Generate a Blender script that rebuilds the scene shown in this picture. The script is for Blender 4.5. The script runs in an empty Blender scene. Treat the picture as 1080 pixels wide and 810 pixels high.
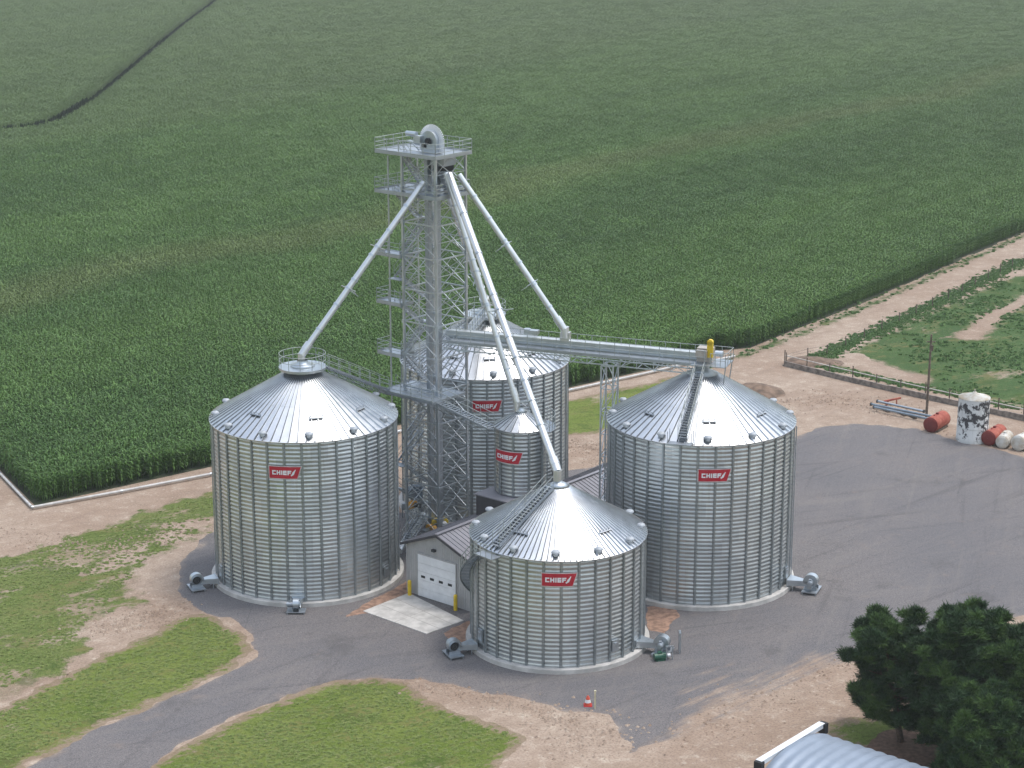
import bpy, math, random
import numpy as np
from mathutils import Vector, Matrix
random.seed(7); rng = np.random.default_rng(7)
S = bpy.context.scene
COL = S.collection
PI = math.pi
# ------------------------------------------------------------ camera maths
FPX, PITCH, HC = 2128.4, 0.269291, 60.6
def G(x, y, z=0.0):
    u = -(y-405)/FPX; s = (x-540)/FPX
    dy = math.cos(PITCH)+u*math.sin(PITCH); dz = -math.sin(PITCH)+u*math.cos(PITCH)
    t = (z-HC)/dz
    return (s*t, dy*t)
def GP(pts, z=0.0): return [G(x, y, z) for x, y in pts]
def G3(x, y, z=0.0): a = G(x, y, z); return Vector((a[0], a[1], z))
def ZY(x, y, Y):
    u = -(y-405)/FPX; s = (x-540)/FPX
    dy = math.cos(PITCH)+u*math.sin(PITCH); dz = -math.sin(PITCH)+u*math.cos(PITCH)
    t = Y/dy
    return Vector((s*t, Y, HC+dz*t))
# ------------------------------------------------------------ objects
def tag(o, label=None, cat=None, group=None, kind=None):
    if label: o['label'] = label
    if cat: o['category'] = cat
    if group: o['group'] = group
    if kind: o['kind'] = kind
    return o
def empty(name, loc=(0, 0, 0), rz=0.0):
    o = bpy.data.objects.new(name, None); COL.objects.link(o)
    o.location = loc; o.rotation_euler = (0, 0, rz); o.empty_display_size = .3
    return o
def copy_tree(o, parent=None):
    c = o.copy(); COL.objects.link(c)
    if parent: c.parent = parent
    for ch in o.children: copy_tree(ch, c)
    return c
class MB:
    def __init__(s): s.v = []; s.f = []; s.mi = []; s.sm = []; s.m = 0; s.smooth = False; s.M = None
    def add(s, vs, fs, smooth=None):
        b = len(s.v)
        if s.M is not None: vs = [s.M @ Vector(v) for v in vs]
        s.v.extend([tuple(v) for v in vs]); s.f.extend([tuple(b+i for i in f) for f in fs])
        s.mi.extend([s.m]*len(fs)); s.sm.extend([s.smooth if smooth is None else smooth]*len(fs))
    def box(s, c, d, rz=0.0, R=None):
        hx, hy, hz = d[0]/2, d[1]/2, d[2]/2
        R = R or Matrix.Rotation(rz, 3, 'Z'); c = Vector(c)
        vs = [c+R @ Vector((sx*hx, sy*hy, sz*hz)) for sz in (-1, 1) for sx, sy in ((-1, -1), (1, -1), (1, 1), (-1, 1))]
        s.add(vs, [(3, 2, 1, 0), (4, 5, 6, 7), (0, 1, 5, 4), (1, 2, 6, 5), (2, 3, 7, 6), (3, 0, 4, 7)], False)
    def bar(s, a, b, w, h=None, up=(0, 0, 1)):
        a = Vector(a); b = Vector(b); h = h or w; d = b-a; L = d.length
        if L < 1e-5: return
        d.normalize(); u = Vector(up)
        if abs(d.dot(u)) > .98: u = Vector((1, 0, 0))
        x = d.cross(u).normalized(); y = x.cross(d)
        R = Matrix((x, d, y)).transposed()
        s.box((a+b)/2, (w, L, h), R=R)
    def tube(s, a, b, r, r2=None, n=10, cap=True, smooth=True):
        a = Vector(a); b = Vector(b); r2 = r if r2 is None else r2; d = (b-a)
        if d.length < 1e-6: return
        d.normalize(); u = Vector((0, 0, 1)) if abs(d.z) < .95 else Vector((1, 0, 0))
        x = d.cross(u).normalized(); y = d.cross(x)
        vs = []
        for p, q in ((a, r), (b, r2)):
            for i in range(n):
                t = 2*PI*i/n; vs.append(p+x*q*math.cos(t)+y*q*math.sin(t))
        s.add(vs, [(i, (i+1) % n, n+(i+1) % n, n+i) for i in range(n)], smooth)
        if cap: s.add(vs, [tuple(range(n-1, -1, -1)), tuple(range(n, 2*n))], False)
    def path(s, pts, r, n=8):
        for i in range(len(pts)-1): s.tube(pts[i], pts[i+1], r, n=n)
    def lathe(s, prof, n=32, c=(0, 0, 0), smooth=True, cap0=False, cap1=False):
        vs = [(c[0]+r*math.cos(2*PI*i/n), c[1]+r*math.sin(2*PI*i/n), c[2]+z) for r, z in prof for i in range(n)]
        fs = []
        for k in range(len(prof)-1):
            for i in range(n): fs.append((k*n+i, k*n+(i+1) % n, (k+1)*n+(i+1) % n, (k+1)*n+i))
        s.add(vs, fs, smooth)
        if cap0: s.add(vs[:n], [tuple(range(n-1, -1, -1))], False)
        if cap1: s.add(vs[-n:], [tuple(range(n))], False)
    def poly(s, pts, z0, z1):
        n = len(pts); vs = [(p[0], p[1], z0) for p in pts]+[(p[0], p[1], z1) for p in pts]
        s.add(vs, [tuple(range(n-1, -1, -1)), tuple(range(n, 2*n))]+[(i, (i+1) % n, n+(i+1) % n, n+i) for i in range(n)], False)
    def mesh(s, name, mats):
        me = bpy.data.meshes.new(name); me.from_pydata(s.v, [], s.f)
        for m in (mats if isinstance(mats, (list, tuple)) else [mats]): me.materials.append(m)
        me.polygons.foreach_set('material_index', s.mi); me.polygons.foreach_set('use_smooth', s.sm)
        me.update(); return me
    def build(s, name, mats, parent=None, loc=(0, 0, 0), rz=0.0):
        return obj(name, s.mesh(name, mats), parent, loc, rz)
def obj(name, me, parent=None, loc=(0, 0, 0), rz=0.0):
    o = bpy.data.objects.new(name, me); COL.objects.link(o)
    if parent: o.parent = parent
    o.location = loc; o.rotation_euler = (0, 0, rz)
    return o
# ------------------------------------------------------------ materials
class NT:
    def __init__(s, name):
        s.mat = bpy.data.materials.new(name); s.mat.use_nodes = True
        s.t = s.mat.node_tree; s.n = s.t.nodes; s.b = s.n['Principled BSDF']; s._pos = None
    def new(s, t, **k):
        nd = s.n.new(t)
        for a, b in k.items(): setattr(nd, a, b)
        return nd
    def put(s, sock, v):
        if isinstance(v, bpy.types.NodeSocket): s.t.links.new(v, sock)
        elif isinstance(v, tuple) and len(v) == 3 and sock.type == 'RGBA': sock.default_value = (*v, 1)
        else: sock.default_value = v
    def set(s, **k):
        for a, v in k.items(): s.put(s.b.inputs[a.replace('_', ' ')], v)
        return s
    def pos(s):
        if not s._pos: s._pos = s.new('ShaderNodeNewGeometry').outputs['Position']
        return s._pos
    def obco(s): return s.new('ShaderNodeTexCoord').outputs['Object']
    def mapping(s, v, scale=(1, 1, 1), rot=(0, 0, 0)):
        m = s.new('ShaderNodeMapping'); s.put(m.inputs['Vector'], v); m.inputs['Scale'].default_value = scale; m.inputs['Rotation'].default_value = rot
        return m.outputs[0]
    def stretch(s, v, ang, sx, sy):
        return s.mapping(s.mapping(v, (1, 1, 1), (0, 0, -ang)), (sx, sy, 1))
    def noise(s, v, scale, detail=4, rough=.55, dist=0.0, out=0):
        m = s.new('ShaderNodeTexNoise'); s.put(m.inputs['Vector'], v)
        m.inputs['Scale'].default_value = scale; m.inputs['Detail'].default_value = detail
        m.inputs['Roughness'].default_value = rough; m.inputs['Distortion'].default_value = dist
        return m.outputs[out]
    def math(s, op, a, b=0.0, c=None, clamp=False):
        m = s.new('ShaderNodeMath', operation=op, use_clamp=clamp); s.put(m.inputs[0], a); s.put(m.inputs[1], b)
        if c is not None: s.put(m.inputs[2], c)
        return m.outputs[0]
    def ramp(s, v, lo, hi, a=0.0, b=1.0):
        m = s.new('ShaderNodeMapRange', interpolation_type='SMOOTHSTEP'); s.put(m.inputs[0], v)
        m.inputs[1].default_value = lo; m.inputs[2].default_value = hi; m.inputs[3].default_value = a; m.inputs[4].default_value = b
        return m.outputs[0]
    def mix(s, f, a, b, mode='MIX'):
        m = s.new('ShaderNodeMix', data_type='RGBA', blend_type=mode); s.put(m.inputs[0], f); s.put(m.inputs[6], a); s.put(m.inputs[7], b)
        return m.outputs[2]
    def bump(s, h, strength=.3, dist=.05):
        m = s.new('ShaderNodeBump'); s.put(m.inputs['Height'], h); m.inputs['Strength'].default_value = strength; m.inputs['Distance'].default_value = dist
        s.t.links.new(m.outputs[0], s.b.inputs['Normal']); return s
    def attr(s, name):
        a = s.new('ShaderNodeAttribute', attribute_name=name); return a
def simple(name, col, rough=.6, metal=0.0, var=.12, scale=1.5, world=False, bump=0.0):
    m = NT(name); p = m.pos() if world else m.obco()
    n = m.noise(p, scale, 5)
    d = tuple(c*(1-var*1.6) for c in col); l = tuple(min(1, c*(1+var)) for c in col)
    m.set(Base_Color=m.mix(m.ramp(n, .3, .7), d, l), Roughness=rough, Metallic=metal)
    if bump: m.bump(m.noise(p, scale*12, 4), bump, .02)
    return m.mat
def metal_mat(name, col, rough, sheet=None, streak=True, spangle=.05, grime=.25):
    m = NT(name); p = m.obco()
    n = m.noise(p, 1.2, 5); f = m.noise(p, 14, 3)
    c = m.mix(m.ramp(n, .3, .7), tuple(x*(1-spangle*2) for x in col), col)
    c = m.mix(m.math('MULTIPLY', f, .3), c, tuple(x*.75 for x in col))
    r = m.math('MULTIPLY_ADD', n, .18, rough-.09)
    if sheet:
        uv = m.new('ShaderNodeUVMap').outputs[0]
        sx = m.new('ShaderNodeSeparateXYZ'); m.put(sx.inputs[0], uv)
        cx = m.new('ShaderNodeCombineXYZ')
        zi = m.math('FLOOR', m.math('DIVIDE', sx.outputs[1], sheet[1]))
        off = m.math('MULTIPLY', m.math('MODULO', zi, 2), .5)
        m.put(cx.inputs[0], m.math('FLOOR', m.math('ADD', m.math('DIVIDE', sx.outputs[0], sheet[0]), off)))
        m.put(cx.inputs[1], zi)
        oi = m.new('ShaderNodeObjectInfo').outputs['Random']; m.put(cx.inputs[2], m.math('MULTIPLY', oi, 37))
        w = m.new('ShaderNodeTexWhiteNoise', noise_dimensions='3D'); m.put(w.inputs[0], cx.outputs[0])
        c = m.mix(m.math('MULTIPLY', w.outputs[0], .42), c, tuple(x*.55 for x in col))
        r = m.math('ADD', r, m.math('MULTIPLY', w.outputs[0], .10))
        # dusty run-off streaks down the sheets
        st = m.noise(m.mapping(uv, (2.2, .12, 1)), 1, 5, .65)
        c = m.mix(m.ramp(st, .48, .8, 0, .4), c, (.33, .32, .29))
    if grime:
        g = m.noise(p, .35, 6, .6)
        c = m.mix(m.ramp(g, .5, .8, 0, grime), c, (.30, .29, .27))
    m.set(Base_Color=c, Metallic=1.0 if metal_full else .9, Roughness=r)
    return m.mat
metal_full = True
M = {}
M['wall'] = metal_mat('galvanised_corrugated_wall', (.62, .66, .68), .38, sheet=(2.81, 1.12))
M['wall_small'] = metal_mat('galvanised_small_wall', (.56, .585, .59), .36, sheet=(2.7, 1.12))
M['stiff'] = metal_mat('galvanised_stiffener', (.38, .42, .445), .5, grime=.0)
M['roof'] = metal_mat('galvanised_roof', (.74, .765, .785), .33, grime=.10)
M['seam_shade'] = simple('roof_rib_seam_shade', (.13, .145, .16), .7, .3)  # dark tone painting the shaded side and seam gap of the roof ribs
M['galv'] = metal_mat('galvanised_steel', (.56, .61, .65), .42, grime=.1)
M['galvd'] = metal_mat('weathered_galvanised_steel', (.44, .48, .52), .5, grime=.2)
M['rail'] = simple('galvanised_rail', (.36, .39, .38), .5, .35, .1)
M['spout'] = metal_mat('spout_steel', (.72, .74, .74), .42, grime=.05)
M['white'] = simple('white_paint', (.74, .75, .76), .45, 0, .05)
M['concrete'] = simple('pale_concrete', (.50, .48, .45), .85, 0, .14, 1.1, bump=.2)
M['dark'] = simple('dark_opening', (.012, .013, .015), .7)
M['rubber'] = simple('dark_grey_metal', (.06, .065, .07), .5, .3)
M['yellow'] = simple('yellow_paint', (.72, .50, .02), .45)
M['orange'] = simple('orange_yellow_paint', (.55, .28, .03), .5)
M['red'] = simple('red_paint', (.42, .006, .022), .65, 0, .06)
M['signback'] = simple('sign_edge_grey', (.55, .50, .50), .4, .2)
M['green'] = simple('green_motor_paint', (.02, .10, .06), .4)
M['blue'] = simple('blue_grey_paint', (.20, .25, .30), .45, .2)
M['clad'] = simple('taupe_wall_cladding', (.40, .395, .39), .6, 0, .05)
M['trim'] = simple('dark_trim', (.05, .048, .055), .5)
M['wood'] = simple('weathered_wood', (.15, .115, .085), .9, 0, .3, 4)
M['strap'] = simple('brown_timber', (.12, .09, .07), .9, 0, .3, 3)
def rib_roof(name, col, metal, rough):
    m = NT(name); p = m.obco(); n = m.noise(p, .8, 5)
    m.set(Base_Color=m.mix(m.ramp(n, .3, .7), tuple(c*.86 for c in col), col), Metallic=metal, Roughness=rough); return m.mat
M['shed_roof'] = rib_roof('grey_ribbed_shed_roof', (.25, .245, .27), .1, .45)
M['quon'] = rib_roof('blue_grey_arch_sheets', (.27, .32, .39), .25, .5)
def peeling():
    m = NT('peeling_white_paint'); p = m.obco()
    z = m.new('ShaderNodeSeparateXYZ'); m.put(z.inputs[0], p)
    n = m.noise(p, 1.5, 8, .72); zone = m.ramp(z.outputs[2], 1.2, 2.2); top = m.ramp(z.outputs[2], 4.1, 4.5, 1, 0)
    f = m.math('MULTIPLY', zone, top); f = m.math('MULTIPLY_ADD', f, .10, n)
    k = m.ramp(f, .585, .60)
    st = m.noise(m.mapping(p, (3, 3, .4)), 1.2, 5)
    w = m.mix(m.ramp(st, .5, .75, 0, .5), (.62, .62, .60), (.36, .35, .33))
    m.set(Base_Color=m.mix(k, w, (.045, .042, .045)), Roughness=.75); return m.mat
M['peel'] = peeling()
def rusty(name, a, b, s=1.4):
    m = NT(name); p = m.obco(); n = m.noise(p, s, 7, .65)
    m.set(Base_Color=m.mix(m.ramp(n, .4, .65), a, b), Roughness=.75); return m.mat
M['rustred'] = rusty('faded_red_tank_paint', (.30, .055, .035), (.42, .13, .08))
M['rustend'] = rusty('dark_red_tank_end', (.16, .02, .018), (.20, .03, .022))
M['tankwhite'] = rusty('dirty_white_tank_paint', (.60, .59, .55), (.42, .34, .24), .9)
def dirt_color(m, p):
    a = m.noise(p, .06, 5, .6); b = m.noise(p, .55, 6, .65); c = m.noise(p, 6, 4, .6)
    col = m.mix(m.ramp(a, .35, .65), (.32, .235, .175), (.405, .32, .25))
    col = m.mix(m.ramp(b, .38, .70, 0, .5), col, (.23, .165, .12))
    col = m.mix(m.ramp(b, .28, .45, .5, 0), col, (.54, .47, .38))
    col = m.mix(m.ramp(c, .42, .66, 0, .5), col, (.16, .11, .085)); return m.mix(m.ramp(m.noise(p, 1.7, 7, .78), .55, .64, 0, .55), col, (.52, .45, .37))
def dirt_mat():
    m = NT('bare_dirt'); p = m.pos()
    col = dirt_color(m, p)
    for ang in (.9, .45):                                    # wheel tracks
        w = m.noise(m.stretch(p, ang, .05, .9), 1, 4, .6, .6)
        col = m.mix(m.ramp(w, .56, .68, 0, .28), col, (.22, .16, .125))
    m.set(Base_Color=col, Roughness=.95, Specular_IOR_Level=.2)
    m.bump(m.noise(p, 2.2, 8, .7), .6, .12); return m.mat
M['dirt'] = dirt_mat()
def gravel_mat(name, lo=0.0, hi=3.0, amp=5.0, base=(.140, .134, .138)):
    m = NT(name); p = m.pos(); e = m.attr('edge').outputs['Fac']
    n = m.noise(p, .09, 5, .6); f = m.noise(p, 7, 5, .75); g = m.noise(p, 26, 2, .6); k = m.noise(p, .5, 6, .7)
    c = m.mix(m.ramp(n, .35, .65), base, tuple(x*1.28*y for x, y in zip(base, (1.07, 1.0, .92))))
    c = m.mix(m.ramp(f, .38, .62, 0, .8), c, tuple(x*.45 for x in base)); c = m.mix(m.ramp(m.noise(p, 2.6, 6, .8), .47, .60, 0, .55), c, tuple(x*.62 for x in base))
    c = m.mix(m.ramp(g, .50, .66, 0, .7), c, tuple(min(1, x*2.4) for x in base))
    for ang, sc in ((.75, 1.0), (.30, .7), (1.3, .8)):
        w = m.noise(m.stretch(p, ang, .035, sc), 1, 4, .6, .5)
        c = m.mix(m.ramp(w, .55, .72, 0, .24), c, (.22, .20, .18))
        c = m.mix(m.ramp(w, .28, .42, .35, 0), c, (.070, .066, .068))
    c = m.mix(m.ramp(k, .56, .74, 0, .5), c, (.22, .18, .155)); c = m.mix(m.ramp(m.noise(p, 2.2, 6, .75), .60, .72, 0, .45), c, (.30, .26, .23))
    for cx_, cy_ in ((66, 150), (-6, 120)):                     # curved tyre tracks
        dv = m.new('ShaderNodeVectorMath', operation='DISTANCE'); m.put(dv.inputs[0], p); dv.inputs[1].default_value = (cx_, cy_, 0)
        q = m.new('ShaderNodeCombineXYZ'); m.put(q.inputs[0], dv.outputs['Value'])
        at_ = m.noise(q.outputs[0], .8, 3, .7); br = m.noise(p, .12, 3)
        c = m.mix(m.math('MULTIPLY', m.ramp(at_, .60, .70, 0, .6), m.ramp(br, .45, .6)), c, (.070, .066, .066))
        c = m.mix(m.math('MULTIPLY', m.ramp(at_, .30, .38, .5, 0), m.ramp(br, .40, .55, 1, 0)), c, (.21, .19, .175))
    c = m.mix(m.ramp(m.noise(p, .17, 6, .7), .56, .66, 0, .35), c, (.075, .071, .070))
    d = dirt_color(m, p)
    ee = m.math('MULTIPLY_ADD', m.math('SUBTRACT', m.noise(p, .35, 6, .7), .5), amp*2, e)
    sp = m.new('ShaderNodeSeparateXYZ'); m.put(sp.inputs[0], p)      # the yard thins out into the dirt towards the near right
    R = m.math('MULTIPLY', m.ramp(sp.outputs[0], 7, 13), m.ramp(sp.outputs[1], 154, 140))
    stq = m.math('SUBTRACT', m.noise(m.stretch(p, .75, .12, .8), 1, 7, .72), .5)
    e2 = m.math('SUBTRACT', m.math('MULTIPLY', e, .30), 1.1); e2 = m.math('MULTIPLY_ADD', stq, 6.5, e2)
    ee = m.math('ADD', m.math('MULTIPLY', ee, m.math('SUBTRACT', 1.0, R)), m.math('MULTIPLY', e2, R))
    c = m.mix(m.ramp(ee, lo, hi), d, c)
    m.set(Base_Color=c, Roughness=.93, Specular_IOR_Level=.25)
    m.bump(m.math('ADD', m.noise(p, 9, 6, .8), m.noise(p, .8, 4)), .55, .06); return m.mat
M['gravel'] = gravel_mat('grey_gravel', -1.3, .5, 1.9)
def grass_mat(name, patch=.5, a=(.098, .145, .022), b=(.150, .185, .045), width=1.2, amp=1.6, bare=None, ps=.18):
    m = NT(name); p = m.pos(); e = m.attr('edge').outputs['Fac']
    n = m.noise(p, .14, 6, .65); f = m.noise(p, 3.2, 6, .75); h = m.noise(p, 14, 3, .7)
    c = m.mix(m.ramp(n, .35, .65), a, b)
    c = m.mix(m.ramp(f, .45, .60, 0, .75), c, tuple(x*.5 for x in a))
    c = m.mix(m.ramp(h, .50, .66, 0, .6), c, tuple(x*1.6 for x in b)); c = m.mix(m.ramp(m.noise(p, 1.9, 8, .8), .54, .62, 0, .5), c, (.20, .18, .08))
    mow = m.noise(m.stretch(p, .45, .12, 1.3), 1, 3)
    c = m.mix(m.ramp(mow, .45, .6, 0, .22), c, tuple(x*1.35 for x in b))
    s = m.noise(m.stretch(p, .65, .5, 1), ps, 8, .72)
    d = dirt_color(m, p)
    c = m.mix(m.ramp(s, patch, patch+.06, 0, .85), c, d)
    dr = m.noise(m.stretch(p, .6, .6, 1), .35, 8, .74); c = m.mix(m.ramp(dr, .50, .66, 0, .7), c, (.185, .155, .065))
    c = m.mix(m.ramp(m.noise(p, .22, 7, .7), .52, .62, 0, .55), c, (.05, .085, .018)); c = m.mix(m.ramp(m.noise(p, 1.1, 7, .8), .60, .68, 0, .6), c, (.30, .26, .17))
    ee = m.math('MULTIPLY_ADD', m.math('SUBTRACT', m.noise(p, .8, 7, .75), .5), amp*2, e)
    c = m.mix(m.ramp(ee, 0, width), d, c) if name != 'short_mown_grass' else m.mix(m.ramp(m.math('MULTIPLY_ADD', m.math('SUBTRACT', m.noise(m.stretch(p, .6, .7, 1.2), 1.6, 8, .8), .5), 5.0, m.math('MULTIPLY', e, .9)), .25, .95), m.mix(.55, d, (.20, .15, .09)), c)
    m.set(Base_Color=c, Roughness=.95, Specular_IOR_Level=.15)
    m.bump(m.noise(p, 5, 7, .8), .8, .12); return m.mat
M['lawn'] = grass_mat('short_mown_grass', .60, width=.35, amp=1.0)
M['rough'] = grass_mat('patchy_grass', .505, (.088, .130, .026), (.135, .165, .05), .9, 2.0)
M['pasture'] = grass_mat('pasture_grass', .58, (.042, .088, .026), (.064, .115, .036), 1.5, 2.0, ps=.12)
def plant_mat(name, a, b, rough=.5, field=False, tr=.0, lo=.2):
    m = NT(name); p = m.pos(); oi = m.new('ShaderNodeObjectInfo').outputs['Random']
    n = m.noise(p, 2.5, 4, .7)
    c = m.mix(m.ramp(n, .3, .7), a, b)
    c = m.mix(m.math('MULTIPLY', oi, lo), c, tuple(x*.5 for x in a))
    if field:
        q = m.new('ShaderNodeSeparateXYZ'); m.put(q.inputs[0], p)
        wob = m.math('MULTIPLY', m.math('SUBTRACT', m.noise(p, .012, 4), .5), 60)
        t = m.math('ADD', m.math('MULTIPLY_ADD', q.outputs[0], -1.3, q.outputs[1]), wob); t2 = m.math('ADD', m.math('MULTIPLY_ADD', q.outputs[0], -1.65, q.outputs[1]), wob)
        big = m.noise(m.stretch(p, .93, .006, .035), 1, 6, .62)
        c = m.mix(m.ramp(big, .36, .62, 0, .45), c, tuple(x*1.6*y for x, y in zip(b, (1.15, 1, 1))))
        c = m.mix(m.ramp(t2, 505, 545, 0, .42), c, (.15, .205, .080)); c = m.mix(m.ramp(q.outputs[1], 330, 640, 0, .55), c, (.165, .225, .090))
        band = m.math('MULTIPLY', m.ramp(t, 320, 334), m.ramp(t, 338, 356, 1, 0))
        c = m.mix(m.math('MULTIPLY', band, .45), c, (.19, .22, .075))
        fine = m.noise(m.stretch(p, .96, .03, .4), 1, 5, .7)
        c = m.mix(m.ramp(fine, .40, .62, .25, 0), c, tuple(x*.5 for x in a))
    m.set(Base_Color=c, Roughness=rough, Specular_IOR_Level=.3); return m.mat
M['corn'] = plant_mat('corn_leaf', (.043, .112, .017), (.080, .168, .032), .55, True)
M['tassel'] = plant_mat('corn_tassel', (.105, .150, .035), (.15, .185, .05), .8)
M['weed'] = plant_mat('weed_leaf', (.105, .200, .062), (.160, .255, .095), .9)
M['needle'] = plant_mat('pine_needles', (.014, .040, .013), (.030, .070, .020), .6)
M['needle2'] = plant_mat('light_pine_needles', (.040, .090, .018), (.075, .135, .030), .6)
M['bark'] = simple('pine_bark', (.10, .07, .05), .95, 0, .3, 5)
# ------------------------------------------------------------ ground sheets
def vnoise(x, y, seed=0, octs=4):
    r = np.zeros_like(x); amp = 1.0; tot = 0
    for o in range(octs):
        fx = x*2**o; fy = y*2**o; ix = np.floor(fx).astype(np.int64); iy = np.floor(fy).astype(np.int64); ax = fx-ix; ay = fy-iy
        ax = ax*ax*(3-2*ax); ay = ay*ay*(3-2*ay)
        def h(i, j):
            k = (i*374761393+j*668265263+(seed+o)*982451653) & 0xffffffff
            k = ((k ^ (k >> 13))*1274126177) & 0xffffffff
            return ((k ^ (k >> 16)) & 0xffff)/65535.0-.5
        r += amp*((h(ix, iy)*(1-ax)+h(ix+1, iy)*ax)*(1-ay)+(h(ix, iy+1)*(1-ax)+h(ix+1, iy+1)*ax)*ay); tot += amp; amp *= .5
    return r/tot*2
def sdf(poly, X, Y):
    d = np.full(X.shape, 1e9); ins = np.zeros(X.shape, bool); n = len(poly)
    for i in range(n):
        x0, y0 = poly[i]; x1, y1 = poly[(i+1) % n]; ex, ey = x1-x0, y1-y0
        t = np.clip(((X-x0)*ex+(Y-y0)*ey)/(ex*ex+ey*ey+1e-12), 0, 1)
        d = np.minimum(d, np.hypot(X-x0-t*ex, Y-y0-t*ey))
        if y0 != y1:
            c = ((y0 > Y) != (y1 > Y)) & (X < (x1-x0)*(Y-y0)/(y1-y0)+x0); ins ^= c
    return np.where(ins, d, -d)
def pline(pts, w, X, Y):
    d = np.full(X.shape, 1e9)
    for (x0, y0), (x1, y1) in zip(pts[:-1], pts[1:]):
        ex, ey = x1-x0, y1-y0; t = np.clip(((X-x0)*ex+(Y-y0)*ey)/(ex*ex+ey*ey+1e-12), 0, 1)
        d = np.minimum(d, np.hypot(X-x0-t*ex, Y-y0-t*ey))
    return w-d
def sheet(name, polys, z, mat, cell=.4, amp=.5, ns=.5, holes=(), strips=(), seed=1, lines=()):
    P = np.array([p for q in polys for p in q]+[p for l, w in lines for p in l]); x0, y0 = P.min(0)-1; x1, y1 = P.max(0)+1
    nx = int((x1-x0)/cell)+2; ny = int((y1-y0)/cell)+2
    X, Y = np.meshgrid(x0+np.arange(nx)*cell, y0+np.arange(ny)*cell)
    F = np.full(X.shape, -1e9)
    for q in polys: F = np.maximum(F, sdf(q, X, Y))
    for l, w in lines: F = np.maximum(F, pline(l, w, X, Y))
    F = F+amp*vnoise(X*ns, Y*ns, seed)
    for q in holes: F = np.minimum(F, -sdf(q, X, Y)+amp*vnoise(X*ns, Y*ns, seed+9))
    for l, w in strips: F = np.minimum(F, -pline(l, w, X, Y)+amp*1.3*vnoise(X*ns, Y*ns, seed+5))
    vid = {}; V = []; A = []; Fs = []
    def vert(k, x, y, a):
        if k not in vid: vid[k] = len(V); V.append((x, y, z)); A.append(a)
        return vid[k]
    pos = F > 0
    cnt = pos[:-1, :-1].astype(int)+pos[1:, :-1]+pos[:-1, 1:]+pos[1:, 1:]
    for j, i in zip(*np.nonzero(cnt)):
        cs = ((j, i), (j, i+1), (j+1, i+1), (j+1, i))
        f = []
        for a in range(4):
            c = cs[a]; d = cs[(a+1) % 4]; fc = F[c]; fd = F[d]
            if fc > 0: f.append(vert(c, X[c], Y[c], fc))
            if (fc > 0) != (fd > 0):
                t = fc/(fc-fd); k = (c, d) if c < d else (d, c)
                f.append(vert(k, X[c]+(X[d]-X[c])*t, Y[c]+(Y[d]-Y[c])*t, 0.0))
        if len(f) >= 3: Fs.append(f)
    me = bpy.data.meshes.new(name); me.from_pydata(V, [], Fs); me.materials.append(mat)
    at = me.attributes.new('edge', 'FLOAT', 'POINT'); at.data.foreach_set('value', A)
    return tag(obj(name, me), kind='structure')
gb = MB(); gb.add([(-950, -60, 0), (950, -60, 0), (950, 1900, 0), (-950, 1900, 0)], [(0, 1, 2, 3)])
tag(gb.build('ground', M['dirt']), kind='structure')
# gravel yard
yard = GP([(188, 604), (196, 586), (212, 568), (240, 552), (330, 540), (430, 540), (560, 520), (600, 496), (640, 489), (700, 478), (836, 462), (862, 452),
           (900, 447), (940, 449), (975, 455), (1010, 465), (1080, 481), (1250, 520), (1400, 600), (1300, 690), (1080, 650), (940, 690), (895, 705),
           (860, 722), (800, 742), (755, 762), (705, 782), (668, 794), (655, 772), (648, 750), (600, 752), (550, 738), (500, 727), (440, 716), (400, 713),
           (345, 719), (280, 742), (225, 768), (170, 800), (120, 840), (-40, 860), (20, 812), (100, 772), (180, 737), (240, 709), (272, 692), (268, 676), (240, 652), (212, 641), (188, 622)])
sheet('gravel_yard', [yard], .004, M['gravel'], .4, .9, .45, seed=3)
# lawns
sheet('lawn', [GP([(-60, 772), (0, 750), (58, 718), (103, 693), (145, 676), (172, 660), (196, 648), (214, 645), (238, 656), (256, 672), (266, 686), (238, 709), (174, 738), (92, 775), (20, 812), (-60, 856)])],
      .008, M['lawn'], .3, .8, .8, seed=11)
sheet('lawn', [GP([(130, 830), (180, 796), (220, 772), (276, 745), (343, 721), (390, 714), (428, 721), (450, 738), (500, 757), (548, 772), (556, 780), (535, 795), (512, 825), (480, 860), (140, 870)])],
      .008, M['lawn'], .3, .6, .8, seed=12)
sheet('lawn', [GP([(590, 424), (640, 413), (700, 400), (745, 391), (745, 420), (700, 440), (660, 452), (620, 458), (560, 462), (540, 445)])], .008, M['lawn'], .4, .8, .5, seed=13)
sheet('grass_verge', [GP([(-60, 590), (0, 588), (60, 570), (105, 556), (150, 540), (190, 526), (232, 514), (250, 540), (225, 563), (190, 576), (160, 590), (140, 612), (150, 636), (100, 655), (85, 668), (97, 688), (60, 711), (0, 743), (-60, 768)])],
      .008, M['rough'], .3, 1.7, .7, strips=[(GP([(90, 604), (140, 583), (190, 560), (235, 545)]), .8)], seed=14)
sheet('grass_verge', [], .016, M['pasture'], .4, .9, .5, seed=15,
      lines=[(GP([(735, 392), (770, 378), (800, 369), (850, 350), (920, 321), (1000, 284), (1100, 239)]), 1.0)])
fen = [(852, 380), (870, 376), (930, 350), (1000, 318), (1080, 277), (1200, 215)]
past = GP(fen+[(1700, 215), (1700, 520), (1200, 470), (1080, 432), (1000, 415), (930, 399), (885, 390)])
sheet('pasture', [past], .008, M['pasture'], .6, 1.0, .3, seed=16,
      strips=[(GP([(886, 371), (915, 356), (943, 343), (987, 318), (1038, 299), (1080, 286)]), .75),
              (GP([(1023, 355), (1047, 334), (1076, 319), (1110, 300)]), .7),
              (GP([(893, 381), (925, 388), (960, 399)]), 1.5)])
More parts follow.
